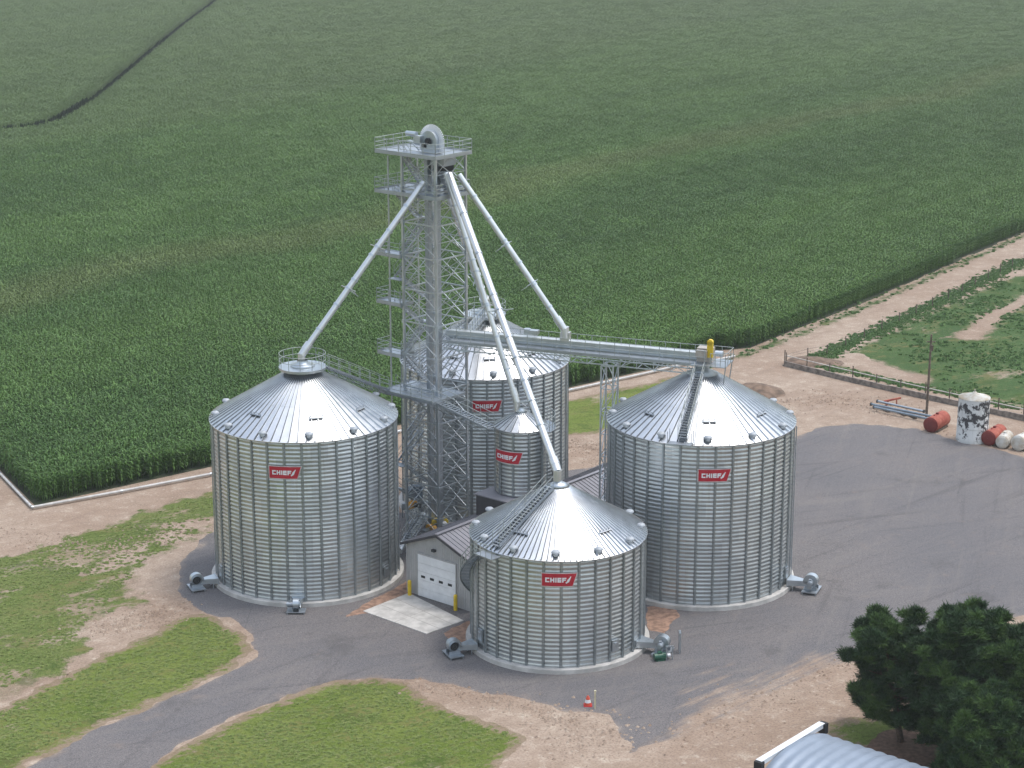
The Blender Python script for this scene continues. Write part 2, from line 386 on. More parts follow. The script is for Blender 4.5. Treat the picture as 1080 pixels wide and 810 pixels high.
sheet('bare_soil', [GP([(884, 372), (905, 372), (925, 383), (960, 394), (975, 402), (930, 396), (893, 388)])], .012, M['dirt'], .5, 1.0, .5, seed=21)
oran = simple('orange_clay_soil', (.30, .185, .13), .95, 0, .25, 2, True, .5)
sheet('clay_soil', [GP([(352, 655), (430, 612), (440, 640), (384, 648)]), GP([(470, 668), (496, 652), (500, 676), (478, 680)]), GP([(682, 640), (712, 634), (716, 650), (700, 668), (684, 664)])], .012, oran, .25, .4, .8, seed=22)
sheet('near_field', [[(-900, -50), (900, -50), (900, 106), (-900, 106)], [(-900, 100), (-75, 100), (-75, 165), (-900, 165)], [(85, 100), (900, 100), (900, 170), (85, 170)]], .020, M['pasture'], 4.0, 3.0, .05, seed=41)
soil = simple('dark_field_soil', (.035, .045, .02), .95, 0, .2, .3, True)
# ------------------------------------------------------------ field polygon
right_edge = GP([(754, 370), (791, 367), (835, 349), (917, 317), (998, 281), (1080, 246)])
rd = Vector(right_edge[-1])-Vector(right_edge[-2]); rd.normalize()
corn_poly = [(-44.2, 177.2), (6.4, 218.0), (20.9, 229.8)]+right_edge+[tuple(Vector(right_edge[-1])+rd*150), (560, 800), (-480, 980)]
k0 = Vector((-5.4, 9.9)).normalized(); corn_poly.append(tuple(Vector((-44.2, 177.2))+k0*620))
sm = MB(); sm.add([(x, y, .012) for x, y in corn_poly], [tuple(range(len(corn_poly)))])
tag(sm.build('field_soil', soil), kind='structure')
gap = GP([(-200, 146), (0, 139), (32, 136), (55, 130), (73, 120), (95, 106), (118, 88), (150, 61), (190, 28), (228, 0), (262, -25)], 1.5)
# ------------------------------------------------------------ scatter by geometry nodes
def hidden_coll(name, meshes):
    c = bpy.data.collections.new(name)
    for i, me in enumerate(meshes):
        o = bpy.data.objects.new('%s_%02d' % (name, i), me); c.objects.link(o)
    return c
def scatter(name, P, idx, rot, scl, coll):
    me = bpy.data.meshes.new(name); me.from_pydata([tuple(p) for p in P], [], [])
    a = me.attributes.new('idx', 'INT', 'POINT'); a.data.foreach_set('value', np.asarray(idx, np.int32))
    a = me.attributes.new('rotz', 'FLOAT_VECTOR', 'POINT'); r = np.zeros((len(P), 3), np.float32); r[:, 2] = rot; a.data.foreach_set('vector', r.ravel())
    a = me.attributes.new('siz', 'FLOAT_VECTOR', 'POINT'); s = np.asarray(scl, np.float32); s = s if s.ndim == 2 else np.repeat(s[:, None], 3, 1); a.data.foreach_set('vector', s.ravel())
    o = obj(name, me)
    ng = bpy.data.node_groups.new(name, 'GeometryNodeTree')
    ng.interface.new_socket('Geometry', in_out='INPUT', socket_type='NodeSocketGeometry'); ng.interface.new_socket('Geometry', in_out='OUTPUT', socket_type='NodeSocketGeometry')
    N = ng.nodes; L = ng.links; gi = N.new('NodeGroupInput'); go = N.new('NodeGroupOutput'); ip = N.new('GeometryNodeInstanceOnPoints'); ci = N.new('GeometryNodeCollectionInfo')
    ci.inputs['Collection'].default_value = coll; ci.inputs['Separate Children'].default_value = True; ci.inputs['Reset Children'].default_value = True
    ip.inputs['Pick Instance'].default_value = True
    def na(t, n):
        x = N.new('GeometryNodeInputNamedAttribute'); x.data_type = t; x.inputs['Name'].default_value = n
        return [q for q in x.outputs if q.enabled and q.name == 'Attribute'][0]
    L.new(gi.outputs[0], ip.inputs['Points']); L.new(ci.outputs[0], ip.inputs['Instance']); L.new(na('INT', 'idx'), ip.inputs['Instance Index'])
    L.new(na('FLOAT_VECTOR', 'rotz'), ip.inputs['Rotation']); L.new(na('FLOAT_VECTOR', 'siz'), ip.inputs['Scale']); L.new(ip.outputs[0], go.inputs[0])
    md = o.modifiers.new('scatter', 'NODES'); md.node_group = ng
    return o
def corn_plant(b, x, y, r, detail=True):
    h = r.uniform(2.15, 2.6); b.m = 0; lx, ly = r.uniform(-.06, .06), r.uniform(-.06, .06)
    b.bar((x, y, 0), (x+lx, y+ly, h), .035)
    n = 10; a0 = r.uniform(0, PI)
    for k in range(n):
        z = .45+(h-.35)*k/n; a = a0+k*PI+r.uniform(-.5, .5); L = r.uniform(.55, .8)*(1-.3*abs(k/n-.5)); w = r.uniform(.045, .075)
        ca, sa = math.cos(a), math.sin(a); up = r.uniform(.18, .34); pts = []
        for t, hh in ((0, 0), (.35, up*.85), (.7, up), (1, up*.35-.08)):
            pts.append((x+lx*z/h+ca*L*t, y+ly*z/h+sa*L*t, z+hh))
        ws = (w*.7, w, w*.8, .01); vs = []
        for p, q in zip(pts, ws): vs += [(p[0]-sa*q, p[1]+ca*q, p[2]), (p[0]+sa*q, p[1]-ca*q, p[2])]
        b.add(vs, [(0, 1, 3, 2), (2, 3, 5, 4), (4, 5, 7, 6)])
    b.m = 1
    for k in range(3):
        a = r.uniform(0, 2*PI); b.add([(x+lx-.012, y+ly, h-.02), (x+lx+.012, y+ly, h-.02), (x+lx+.13*math.cos(a), y+ly+.13*math.sin(a), h+r.uniform(.22, .32))], [(0, 1, 2)])
R_ = random.Random(3)
tiles = []
TW, TL = 3.04, 3.0
for v in range(6):
    b = MB()
    for row in range(4):
        y = -TL/2+R_.uniform(0, .2)
        while y < TL/2:
            if R_.random() > .03: corn_plant(b, -TW/2+.38+row*.76+R_.uniform(-.05, .05), y, R_)
            y += R_.uniform(.17, .25)
    tiles.append(b.mesh('corn_patch', [M['corn'], M['tassel']]))
for v in range(5):
    b = MB()
    for q in range(3): corn_plant(b, R_.uniform(-.04, .04), -.22+.22*q, R_)
    tiles.append(b.mesh('corn_clump', [M['corn'], M['tassel']]))
ccoll = hidden_coll('corn_patch', tiles)
dirv = (Vector(right_edge[4])-Vector(right_edge[1])).normalized(); rowa = math.atan2(dirv.y, dirv.x)
ax, ay = dirv.x, dirv.y; o0 = np.array(right_edge[1])
# local grid: s along rows, t across rows (to the left of the right edge)
ns_, nt_ = 420, 340
s_, t_ = np.meshgrid((np.arange(ns_)-180)*TL, (np.arange(nt_)-20)*TW)
X = o0[0]+s_*ax-t_*ay; Y = o0[1]+s_*ay+t_*ax
keep = (Y < 800) & (X > -.285*Y-14) & (X < .285*Y+14)
X = X[keep]; Y = Y[keep]
F = np.minimum(sdf(corn_poly, X, Y), -pline(gap, 1.6, X, Y))
inn = F > 2.2; near = (F > -2.3) & ~inn
PX = X[inn]; PY = Y[inn]
ptsA = np.stack([PX, PY, np.zeros_like(PX)], 1); idxA = rng.integers(0, 6, len(PX)); rotA = rowa-PI/2+PI*rng.integers(0, 2, len(PX))
sa = 1+.07*vnoise(PX*.15, PY*.15, 4)+rng.uniform(-.02, .02, len(PX)); sclA = np.stack([np.ones_like(sa), np.ones_like(sa), sa], 1)
bx, by = X[near], Y[near]; ex = []; 
for i in range(4):
    for j in range(5):
        dx = (-TW/2+.38+i*.76); dy = -TL/2+.3+j*.6
        ex.append(np.stack([bx+dy*ax-dx*ay, by+dy*ay+dx*ax], 1))
ex = np.concatenate(ex); FF = np.minimum(sdf(corn_poly, ex[:, 0], ex[:, 1]), -pline(gap, 1.5, ex[:, 0], ex[:, 1])); ex = ex[FF > .35]
ptsB = np.concatenate([ex, np.zeros((len(ex), 1))], 1); idxB = 6+rng.integers(0, 5, len(ex)); rotB = rowa-PI/2+rng.uniform(-.1, .1, len(ex))
sb = rng.uniform(.88, 1.05, len(ex)); sclB = np.stack([np.ones_like(sb)*1.05, np.ones_like(sb), sb], 1)
cf = scatter('corn_field', np.concatenate([ptsA, ptsB]), np.concatenate([idxA, idxB]), np.concatenate([rotA, rotB]), np.concatenate([sclA, sclB]), ccoll)
tag(cf, 'dense green corn crop filling the field behind the bins', 'corn', kind='stuff')
print('corn tiles', len(ptsA), 'clumps', len(ptsB))
# weeds and tufts
def weed_mesh(r, n, h, w, mat):
    b = MB()
    for k in range(n):
        a = r.uniform(0, 2*PI); q = r.uniform(0, w); x, y = q*math.cos(a), q*math.sin(a); hh = h*r.uniform(.5, 1.1)*(1-.4*q/w)
        a2 = r.uniform(0, 2*PI); t = .10+.1*r.random(); dx, dy = math.cos(a2), math.sin(a2); ln = r.uniform(.05, .3)
        b.add([(x-dy*t*.6, y+dx*t*.6, 0), (x+dy*t*.6, y-dx*t*.6, 0), (x+dx*ln*.5+dy*t, y+dy*ln*.5-dx*t, hh*.7), (x+dx*ln, y+dy*ln, hh), (x+dx*ln*.5-dy*t, y+dy*ln*.5+dx*t, hh*.6)], [(0, 1, 2, 3, 4)])
    return b.mesh('weed', [mat])
wc = hidden_coll('weed', [weed_mesh(R_, 34, .42, .6, M['weed']) for _ in range(4)])
def rand_in(poly, n, dens=None, z=.01):
    P = np.array(poly); lo, hi = P.min(0), P.max(0); q = rng.uniform(lo, hi, (n, 2))
    q = q[sdf(poly, q[:, 0], q[:, 1]) > .3]
    if dens is not None: q = q[dens(q[:, 0], q[:, 1])]
    return q
pz = GP(fen+[(1150, 240), (1200, 300), (1200, 460), (1080, 432), (1000, 415), (930, 399), (885, 390)])
paths = [(GP([(886, 371), (915, 356), (943, 343), (987, 318), (1038, 299), (1080, 286)]), 1.1), (GP([(1023, 355), (1047, 334), (1076, 319), (1110, 300)]), .9), (GP([(893, 381), (925, 388), (970, 400)]), 2.5)]
def dens(x, y):
    k = vnoise(x*.09, y*.09, 31)+.6*vnoise(x*.4, y*.4, 32) > rng.uniform(-.35, .55, len(x))
    for l, w in paths: k &= pline(l, w, x, y) < 0
    return k
q = rand_in(pz, 75000, dens)
o = scatter('pasture_weeds', np.c_[q, np.full(len(q), .01)], rng.integers(0, 4, len(q)), rng.uniform(0, 6.28, len(q)), rng.gamma(3, .1, len(q)).clip(.12, .75), wc)
tag(o, 'tall green weeds growing over the fenced pasture', 'weeds', kind='stuff')
vv = GP([(735, 396), (770, 382), (800, 373), (850, 354), (920, 325), (1000, 289), (1100, 243), (1100, 236), (1000, 279), (920, 313), (835, 346), (790, 364), (745, 384)])
q = rand_in(vv, 9000)
fl = GP([(862, 378), (930, 347), (1000, 315), (1080, 274)]); qq = []
for a, b_ in zip(fl[:-1], fl[1:]):
    n = int(math.dist(a, b_)*45); t = rng.uniform(0, 1, n); qq.append(np.stack([a[0]+(b_[0]-a[0])*t, a[1]+(b_[1]-a[1])*t], 1)+rng.normal(0, .8, (n, 2)))
bl = GP([(850, 384), (930, 402), (1080, 434)])
for a, b_ in zip(bl[:-1], bl[1:]):
    n = int(math.dist(a, b_)*30); t = rng.uniform(0, 1, n); qq.append(np.stack([a[0]+(b_[0]-a[0])*t, a[1]+(b_[1]-a[1])*t+.8], 1)+rng.normal(0, .5, (n, 2)))
q = np.concatenate([q]+qq)
o = scatter('verge_weeds', np.c_[q, np.full(len(q), .01)], rng.integers(0, 4, len(q)), rng.uniform(0, 6.28, len(q)), rng.gamma(3, .1, len(q)).clip(.12, .6), wc)
tag(o, 'green weeds along the dirt track, the corn edge and the pasture fence', 'weeds', kind='stuff')
dk = plant_mat('ditch_leaf', (.014, .030, .014), (.022, .042, .020), .7)
dc = hidden_coll('ditch_plant', [weed_mesh(R_, 40, 2.3, .8, dk) for _ in range(3)]); qq = []
for a, b_ in zip(gap[:-1], gap[1:]):
    n = int(math.dist(a, b_)*5); t = rng.uniform(0, 1, n); qq.append(np.stack([a[0]+(b_[0]-a[0])*t, a[1]+(b_[1]-a[1])*t], 1)+rng.normal(0, .25, (n, 2)))
q = np.concatenate(qq)
o = scatter('ditch_plants', np.c_[q, np.full(len(q), .01)], rng.integers(0, 3, len(q)), rng.uniform(0, 6.28, len(q)), np.where(q[:, 1] < 450, 1.15, .82)*rng.uniform(.9, 1.1, len(q)), dc)
tag(o, 'thin dark line of plants curving through the far corn', 'weeds', kind='stuff')
# small tufts giving the lawns a grain
gc = hidden_coll('tuft', [weed_mesh(R_, 30, .09, .45, plant_mat('lawn_blade', (.125, .185, .040), (.20, .225, .075), .9)) for _ in range(4)])
qs = []
for poly, n, rad in ((GP([(-30, 770), (0, 748), (55, 722), (100, 700), (150, 682), (196, 652), (214, 649), (238, 660), (256, 674), (262, 686), (236, 704), (172, 731), (90, 767), (20, 803), (-30, 840)]), 6500, .5),
                (GP([(145, 830), (193, 798), (228, 778), (283, 751), (345, 727), (390, 719), (425, 728), (450, 742), (500, 760), (540, 772), (530, 790), (505, 825)]), 5500, .5),
                (GP([(-30, 592), (0, 590), (60, 573), (105, 560), (150, 544), (190, 530), (228, 520), (235, 540), (190, 572), (160, 588), (140, 610), (100, 652), (85, 668), (90, 680), (60, 700), (0, 730), (-30, 750)]), 7500, .1)):
    p = rand_in(poly, n); k = vnoise(p[:, 0]*.35, p[:, 1]*.35, 44) > rng.uniform(-.8, rad, len(p)); qs.append(p[k])
q = np.concatenate(qs)
o = scatter('grass_tufts', np.c_[q, np.full(len(q), .008)], rng.integers(0, 4, len(q)), rng.uniform(0, 6.28, len(q)), rng.uniform(.2, .5, len(q)), gc)
tag(o, 'short green grass tufts over the lawns beside the gravel drive', 'grass', kind='stuff')
# clods and stubble
cm = []
for _ in range(4):
    b = MB(); b.M = Matrix.Rotation(R_.uniform(0, 3), 4, 'Z')
    vs = [(math.cos(t)*R_.uniform(.6, 1)*.16, math.sin(t)*R_.uniform(.6, 1)*.16, 0) for t in np.arange(6)*PI/3]
    b.add(vs+[(0.02, 0, R_.uniform(.06, .13))], [(i, (i+1) % 6, 6) for i in range(6)]); cm.append(b.mesh('clod', [M['dirt']]))
cc = hidden_coll('clod', cm)
qs = []
for pts, n, sp in (([(560, 755), (640, 770), (600, 790)], 260, 2.6), ([(105, 662), (150, 657), (185, 640)], 420, 1.8), ([(0, 560), (100, 580), (200, 560)], 300, 2.2), ([(430, 722), (520, 738), (600, 760)], 260, 1.0),
                   ([(596, 470), (640, 470), (640, 490)], 420, 2.2), ([(800, 430), (880, 420), (960, 436)], 420, 3.0), ([(1000, 455), (1060, 470)], 120, 1.3), ([(700, 790), (800, 740), (900, 700)], 200, 2.5)):
    g = GP(pts)
    for a, b_ in zip(g[:-1], g[1:]):
        t = rng.uniform(0, 1, n); qs.append(np.stack([a[0]+(b_[0]-a[0])*t, a[1]+(b_[1]-a[1])*t], 1)+rng.normal(0, sp*.6, (n, 2)))
q = np.concatenate(qs)
o = scatter('dirt_clods', np.c_[q, np.zeros(len(q))], rng.integers(0, 4, len(q)), rng.uniform(0, 6.28, len(q)), rng.gamma(2.2, .28, len(q)).clip(.2, 1.3), cc)
tag(o, 'loose clods and stones scattered on the bare dirt', 'dirt clods', kind='stuff')
# mounds
def mound(name, c, rx, ry, h, ang, label):
    n = 26; vs = []; fs = []
    for j in range(n+1):
        for i in range(n+1):
            u = -1.0+2*i/n; v = -1.0+2*j/n; r = math.hypot(u, v)
            nz = float(vnoise(np.array([u*2.3+c[0]]), np.array([v*2.3+c[1]]), 5)[0])
            z = h*max(0, 1-r*(1+.25*nz))**.9*(1+.35*nz)-.02
            x, y = u*rx, v*ry; vs.append((c[0]+x*math.cos(ang)-y*math.sin(ang), c[1]+x*math.sin(ang)+y*math.cos(ang), z))
    for j in range(n):
        for i in range(n): a = j*(n+1)+i; fs.append((a, a+1, a+n+2, a+n+1))
    b = MB(); b.add(vs, fs, True); return tag(b.build(name, simple('brown_heaped_soil', (.17, .115, .08), .95, 0, .3, 1.2, True, .6)), kind='structure')
mound('dirt_mound', G(800, 412), 2.6, 3.4, .9, .4, '')
mound('dirt_mound', G(858, 382), 3.4, 2.6, .6, -.5, '')
# ------------------------------------------------------------ grain bins
def pol(r, a, z): return Vector((r*math.sin(a), -r*math.cos(a), z))
CACHE = {}
def wall_mesh(R, h, z0, nst, mat):
    key = ('w', R, h)
    if key in CACHE: return CACHE[key]
    seg = nst*4; pitch = .335; n = int(round((h-z0)/pitch)); sub = 6; pitch = (h-z0)/n; rows = n*sub+1
    vs = []
    for j in range(rows):
        z = z0+(h-z0)*j/(rows-1); rr = R+.023*math.sin(2*PI*j/sub)
        for i in range(seg+1): p = pol(rr, 2*PI*i/seg, z); vs.append(tuple(p))
    fs = [(j*(seg+1)+i, j*(seg+1)+i+1, (j+1)*(seg+1)+i+1, (j+1)*(seg+1)+i) for j in range(rows-1) for i in range(seg)]
    me = bpy.data.meshes.new('bin_wall'); me.from_pydata(vs, [], fs); me.materials.append(mat)
    me.polygons.foreach_set('use_smooth', [True]*len(fs))
    uv = me.uv_layers.new(name='UVMap'); li = np.zeros(len(me.loops), np.int32); me.loops.foreach_get('vertex_index', li)
    u = (li % (seg+1))/seg*2*PI*R; v = z0+(li//(seg+1))/(rows-1)*(h-z0)
    uv.data.foreach_set('uv', np.stack([u, v], 1).astype(np.float32).ravel()); me.update()
    CACHE[key] = me; return me
def stiff_mesh(R, h, z0):
    key = ('s', R, h)
    if key in CACHE: return CACHE[key]
    b = MB(); y = -R
    prof = [(-.115, -.036), (-.07, -.04), (-.055, -.105), (.055, -.105), (.07, -.04), (.115, -.036)]
    zs = [z0, z0+(h-z0)*.33, z0+(h-z0)*.66, h-.04]
    for k in range(3):
        a, c = zs[k], zs[k+1]-.015; th = .012*(2-k)
        vs = [(x, y+d-th*(abs(x) < .08), z) for z in (a, c) for x, d in prof]
        b.add(vs, [(i, i+1, i+7, i+6) for i in range(5)]+[tuple(range(5, -1, -1)), tuple(range(6, 12))])
    CACHE[key] = b.mesh('stiffener', [M['stiff']]); return CACHE[key]
def roof_mesh(R, h, npan, rtop, mat, slope=.577):
    key = ('r', R, h, npan)
    if key in CACHE: return CACHE[key]
    b = MB(); Ro = R+.17; zt = h+(Ro-rtop)*slope
    ring = lambda r, z, n=npan: [tuple(pol(r, 2*PI*i/npan, z)) for i in range(npan)]
    for (ra, za), (rb, zb) in (((Ro, h-.02), (rtop+(Ro-rtop)*.48, h+(Ro-rtop)*.52*slope)), ((rtop+(Ro-rtop)*.48, h+(Ro-rtop)*.52*slope+.012), (rtop, zt))):
        for i in range(npan):
            a0 = 2*PI*i/npan; a1 = 2*PI*(i+1)/npan; e = random.uniform(-.008, .008)
            b.add([pol(ra, a0, za), pol(ra, a1, za), pol(rb, a1, zb+e), pol(rb, a0, zb)], [(0, 1, 2, 3)])
    for i in range(npan):
        a = 2*PI*i/npan
        b.bar(pol(Ro-.01, a, h+.045), pol(rtop, a, zt+.05), .06, .13)
        b.m = 1; da = .062/Ro; b.bar(pol(Ro-.03, a+da, h+.012), pol(rtop+.25, a+da*1.9, zt-.25*slope+.018), .05, .03); b.m = 0  # dark strip beside each rib: its shadow side and seam gap as colour
    b.lathe([(Ro, -.02), (Ro, -.10), (R+.02, -.12)], 96, (0, 0, h))
    CACHE[key] = b.mesh('roof', [mat, M['seam_shade']]); return CACHE[key]
def vent_mesh():
    if 'v' in CACHE: return CACHE['v']
    b = MB(); b.tube((0, 0, 0), (0, 0, .34), .24, n=14)
    b.lathe([(.27, .20), (.31, .16), (.34, .20), (.33, .27), (.24, .36), (.12, .39), (0.01, .40)], 18); b.box((0, -.30, .10), (.26, .16, .16))
    CACHE['v'] = b.mesh('roof_vent', [simple('vent_steel', (.40, .43, .46), .6, .25)]); return CACHE['v']
def hatch_mesh():
    if 'h' in CACHE: return CACHE['h']
    b = MB(); b.box((0, 0, .07), (1.15, .11, .10)); b.m = 1; b.box((0, -.07, .05), (1.0, .04, .06)); b.m = 0
    b.tube((-.5, .1, .05), (-.5, .1, .25), .03, n=6); b.tube((.5, .1, .05), (.5, .1, .25), .03, n=6); b.tube((-.5, .1, .25), (.5, .1, .25), .03, n=6)
    CACHE['h'] = b.mesh('roof_hatch', [M['galvd'], M['dark']]); return CACHE['h']
def pad(R, parent):
    b = MB(); b.lathe([(R+.48, 0), (R+.46, .33), (R+.43, .36), (R-.1, .36)], 120, smooth=False)
    return b.build('concrete_base', M['concrete'], parent)
def bent(b, R, a0, pts, t0, t1):
    """closed outline in (arc metres, height) bent round a cylinder"""
    vs = []; n = len(pts)
    for t in (t0, t1):
        for s, z in pts: vs.append(pol(R+t, a0+s/R, z))
    b.add(vs, [tuple(range(n)), tuple(range(2*n-1, n-1, -1))]+[(i, n+i, n+(i+1) % n, (i+1) % n) for i in range(n)])
def strip_quads(b, R, a0, pts4, t0, t1, k=8):
    (s0, z0), (s1, z1), (s2, z2), (s3, z3) = pts4   # bl br tr tl, split along s
    for i in range(k):
        u, v = i/k, (i+1)/k
        L = lambda p, q, w: p+(q-p)*w
        bent(b, R, a0, [(L(s0, s1, u), L(z0, z1, u)), (L(s0, s1, v), L(z0, z1, v)), (L(s3, s2, v), L(z3, z2, v)), (L(s3, s2, u), L(z3, z2, u))], t0, t1)
def sign(parent, R, a0, zc, W=2.5, H=.96, drop=0.0):
    if drop is None: drop = 0
    k = lambda s: zc-drop*s
    b = MB(); e = .07
    strip_quads(b, R, a0, [(-W/2-e, k(-W/2)-H/2-e), (W/2-.30+e*.3, k(W/2)-H/2-e), (W/2+e*1.6, k(W/2)+H/2+e), (-W/2-e, k(-W/2)+H/2+e)], .128, .16)
    b.m = 1
    strip_quads(b, R, a0, [(-W/2, k(-W/2)-H/2), (W/2-.30, k(W/2)-H/2), (W/2, k(W/2)+H/2), (-W/2, k(-W/2)+H/2)], .16, .175)
    sg = b.build('sign', [M['signback'], M['red']], parent)
    t = MB(); hh = .36; st = .095; x = -W/2+.24; z0 = -hh/2
    def Q(p): strip_quads(t, R, a0, [(s, k(s)+z) for s, z in p], .175, .19, 2)
    def rct(x0, x1, za, zb): Q([(x0, za), (x1, za), (x1, zb), (x0, zb)])
    w = .30                                                    # C
    rct(x, x+st, z0, z0+hh); rct(x+st, x+w, z0, z0+st); rct(x+st, x+w, z0+hh-st, z0+hh); x += w+.06
    rct(x, x+st, z0, z0+hh); rct(x+w-st, x+w, z0, z0+hh); rct(x+st, x+w-st, -st/2, st/2); x += w+.06   # H
    rct(x, x+st, z0, z0+hh); x += st+.06                       # I
    rct(x, x+st, z0, z0+hh)                                    # E
    for za in (z0, -st/2, z0+hh-st): rct(x+st, x+w-.02, za, za+st)
    x += w+.04
    rct(x, x+st, z0, z0+hh); rct(x+st, x+w, z0+hh-st, z0+hh); rct(x+st, x+w-.04, -st/2, st/2); x += w+.0   # F
    for i in range(3):                                         # slanted feather emblem
        y0 = z0-.10+.05*i; xx = x-.04+.085*i
        Q([(xx, y0), (xx+.055, y0), (xx+.055+.17, y0+.34+.09*i*.6), (xx+.17-.02, y0+.34+.09*i*.6)])
    rct(x-.06, x+.10, z0-.02, z0+.03)
    t.build('lettering', M['white'], sg)
    return sg
def rail_ring(r, z, n, parent, a0=0, a1=2*PI, name='railing'):
    b = MB(); full = abs(a1-a0-2*PI) < 1e-3; k = n*3
    for i in range(n+(0 if full else 1)):
        a = a0+(a1-a0)*i/n; b.tube(pol(r, a, z), pol(r, a, z+1.1), .028, n=6)
    for zz in (.55, 1.1):
        b.path([pol(r, a0+(a1-a0)*i/k, z+zz) for i in range(k+1)], .026, 6)
    return b.build(name, M['rail'], parent)
def stair(p0, p1, w, parent, name='stair', rails=(1, 1), off=None, tread=.32, railh=1.0, mat=None):
    p0, p1 = Vector(p0), Vector(p1); d = p1-p0; hd = Vector((d.x, d.y, 0)); side = Vector((hd.y, -hd.x, 0)).normalized()
    b = MB()
    for s in (-1, 1): b.bar(p0+side*s*w/2, p1+side*s*w/2, .05, .20)
    n = max(2, int(d.length/tread))
    for i in range(n+1):
        c = p0+d*(i/n); b.box(c, (w, .22, .035), rz=math.atan2(side.y, side.x))
    st = b.build(name, mat or M['galvd'], parent)
    for s, on in zip((-1, 1), rails):
        if not on: continue
        r = MB(); m = max(2, int(d.length/1.2))
        for i in range(m+1): c = p0+d*(i/m)+side*s*w/2; r.tube(c, c+Vector((0, 0, railh)), .025, n=6)
        for zz in (railh, railh*.5): r.tube(p0+side*s*w/2+Vector((0, 0, zz)), p1+side*s*w/2+Vector((0, 0, zz)), .025, n=6)
        r.build('handrail', M['rail'], st)
    return st
def make_bin(name, X, Y, R, h, nst, npan, offd, label, cat='grain bin', wallmat='wall', rtop=1.3, vents=(), hatches=(), signa=None, signz=None, signdrop=0.0, z0=.36, base=True, group='round galvanised grain bins'):
    t = tag(empty(name, (X, Y, 0)), label, cat, group)
    off = math.radians(offd)
    obj('wall', wall_mesh(R, h, z0, nst, M[wallmat]), t, rz=off+PI/nst)
    sm_ = stiff_mesh(R, h, z0)
    for i in range(nst): obj('stiffener', sm_, t, rz=off+2*PI*i/nst)
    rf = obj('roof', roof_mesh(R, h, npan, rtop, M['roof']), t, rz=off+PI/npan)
    if base: pad(R, t)
    for a in vents:
        a = math.radians(a); r = R-.35
        obj('roof_vent', vent_mesh(), t, pol(r, a, h+(R+.17-r)*.577-.02))
    for a in hatches:
        a = math.radians(a); r = R*.74
        o = obj('roof_hatch', hatch_mesh(), t, pol(r, a, h+(R+.17-r)*.577+.02)); o.rotation_euler = Matrix.Rotation(a, 3, 'Z').to_euler(); o.rotation_euler.rotate_axis('X', math.radians(30))
    if signa is not None: sign(t, R, math.radians(signa), signz, drop=signdrop)
    return t
R1, H1 = 7.6, 13.8
B1 = (-17.18, 159.94); B2 = (15.54, 159.12); B3 = (3.53, 145.66); B0 = (-2.5, 178.64); R3, H3 = 6.65, 8.82; B4 = (.75, 161.3); R4, H4 = 2.12, 12.55
def signh(py, b, R, a): return ZY(0, py, b[1]-R*math.cos(math.radians(a))).z
b1 = make_bin('grain_bin', *B1, R1, H1, 34, 68, 4.1, 'leftmost large round steel grain bin, a railed ring platform on its peak', vents=[9+30*i for i in range(12)], hatches=(-37, 15.7, 60), signa=-6, signz=signh(498, B1, R1, -6))
b2 = make_bin('grain_bin', *B2, R1, H1, 34, 68, 3.8, 'right-hand large steel grain bin with a roof stair and yellow conveyor guard on top', vents=[-1+30*i for i in range(12)], hatches=(-53, 1, 53), signa=3.2, signz=signh(501, B2, R1, 3.2))
b0 = make_bin('grain_bin', *B0, R1, H1, 34, 68, 2.3, 'rearmost large steel grain bin, partly hidden by the lattice tower and conveyor', vents=[7+30*i for i in range(12)], hatches=(-30, 5, 50), signa=2.4, signz=signh(428, B0, R1, 2.4))
b3 = make_bin('grain_bin', *B3, R3, H3, 32, 96, 0.8, 'shorter wide front grain bin with a stair winding up its left side', wallmat='wall', rtop=.8, vents=[-3+30*i for i in range(12)], hatches=(-35, 43), signa=-.5, signz=signh(611, B3, R3, 0))
b4 = make_bin('grain_bin', *B4, R4, H4, 10, 22, 18, 'small narrow grain bin standing on the shed roof between the big bins', wallmat='wall_small', rtop=.45, signa=-31, signz=signh(482, B4, R4, -31), signdrop=.0, z0=6.9, base=False)
# peaks
def peak_platform(t, zc):
    b = MB(); b.lathe([(1.28, -.42), (1.28, .0)], 40); b.lathe([(1.95, 0), (1.95, .07), (.0, .10)], 48, smooth=False)
    for i in range(16): a = 2*PI*i/16; b.bar(pol(1.28, a, -.32), pol(1.9, a, -.03), .05)
    b.lathe([(1.93, -.14), (1.93, 0)], 48)
    b.lathe([(1.0, .10), (1.0, .22), (.45, .36), (.45, .6)], 28)
    c = b.build('peak_platform', M['galv'], t, (0, 0, zc)); rail_ring(1.9, .08, 12, c); return c
peak_platform(b1, 17.92); peak_platform(b0, 17.92)
b = MB(); b.lathe([(.82, -.25), (.82, 0), (.88, .02), (.45, .25), (.30, .27), (.30, .5)], 28); b.build('roof_cap', M['galv'], b3, (0, 0, H3+(R3+.17-.8)*.577+.12))
b = MB(); b.lathe([(.5, -.2), (.5, .05), (.55, .07), (.2, .22), (.2, .45)], 20); b.build('roof_cap', M['galv'], b4, (0, 0, H4+(R4+.17-.45)*.577+.08))
b = MB(); b.lathe([(1.32, -.3), (1.32, .05), (1.36, .08), (.55, .42), (.55, .9)], 32); b.build('roof_cap', M['galvd'], b2, (0, 0, H1+(R1+.17-1.3)*.577+.02))
# eave ladder-rail on small bin
b = MB(); b.M = None
rb = rail_ring(R4+.75, H4-.1, 8, b4, math.radians(55), math.radians(130))
b = MB()
for i in range(9):
    a0 = math.radians(55+i*75/9); a1 = math.radians(55+(i+1)*75/9)
    b.add([pol(R4+.15, a0, H4-.14), pol(R4+.8, a0, H4-.14), pol(R4+.8, a1, H4-.14), pol(R4+.15, a1, H4-.14)], [(0, 1, 2, 3)])
b.build('eave_walkway', M['galvd'], b4)
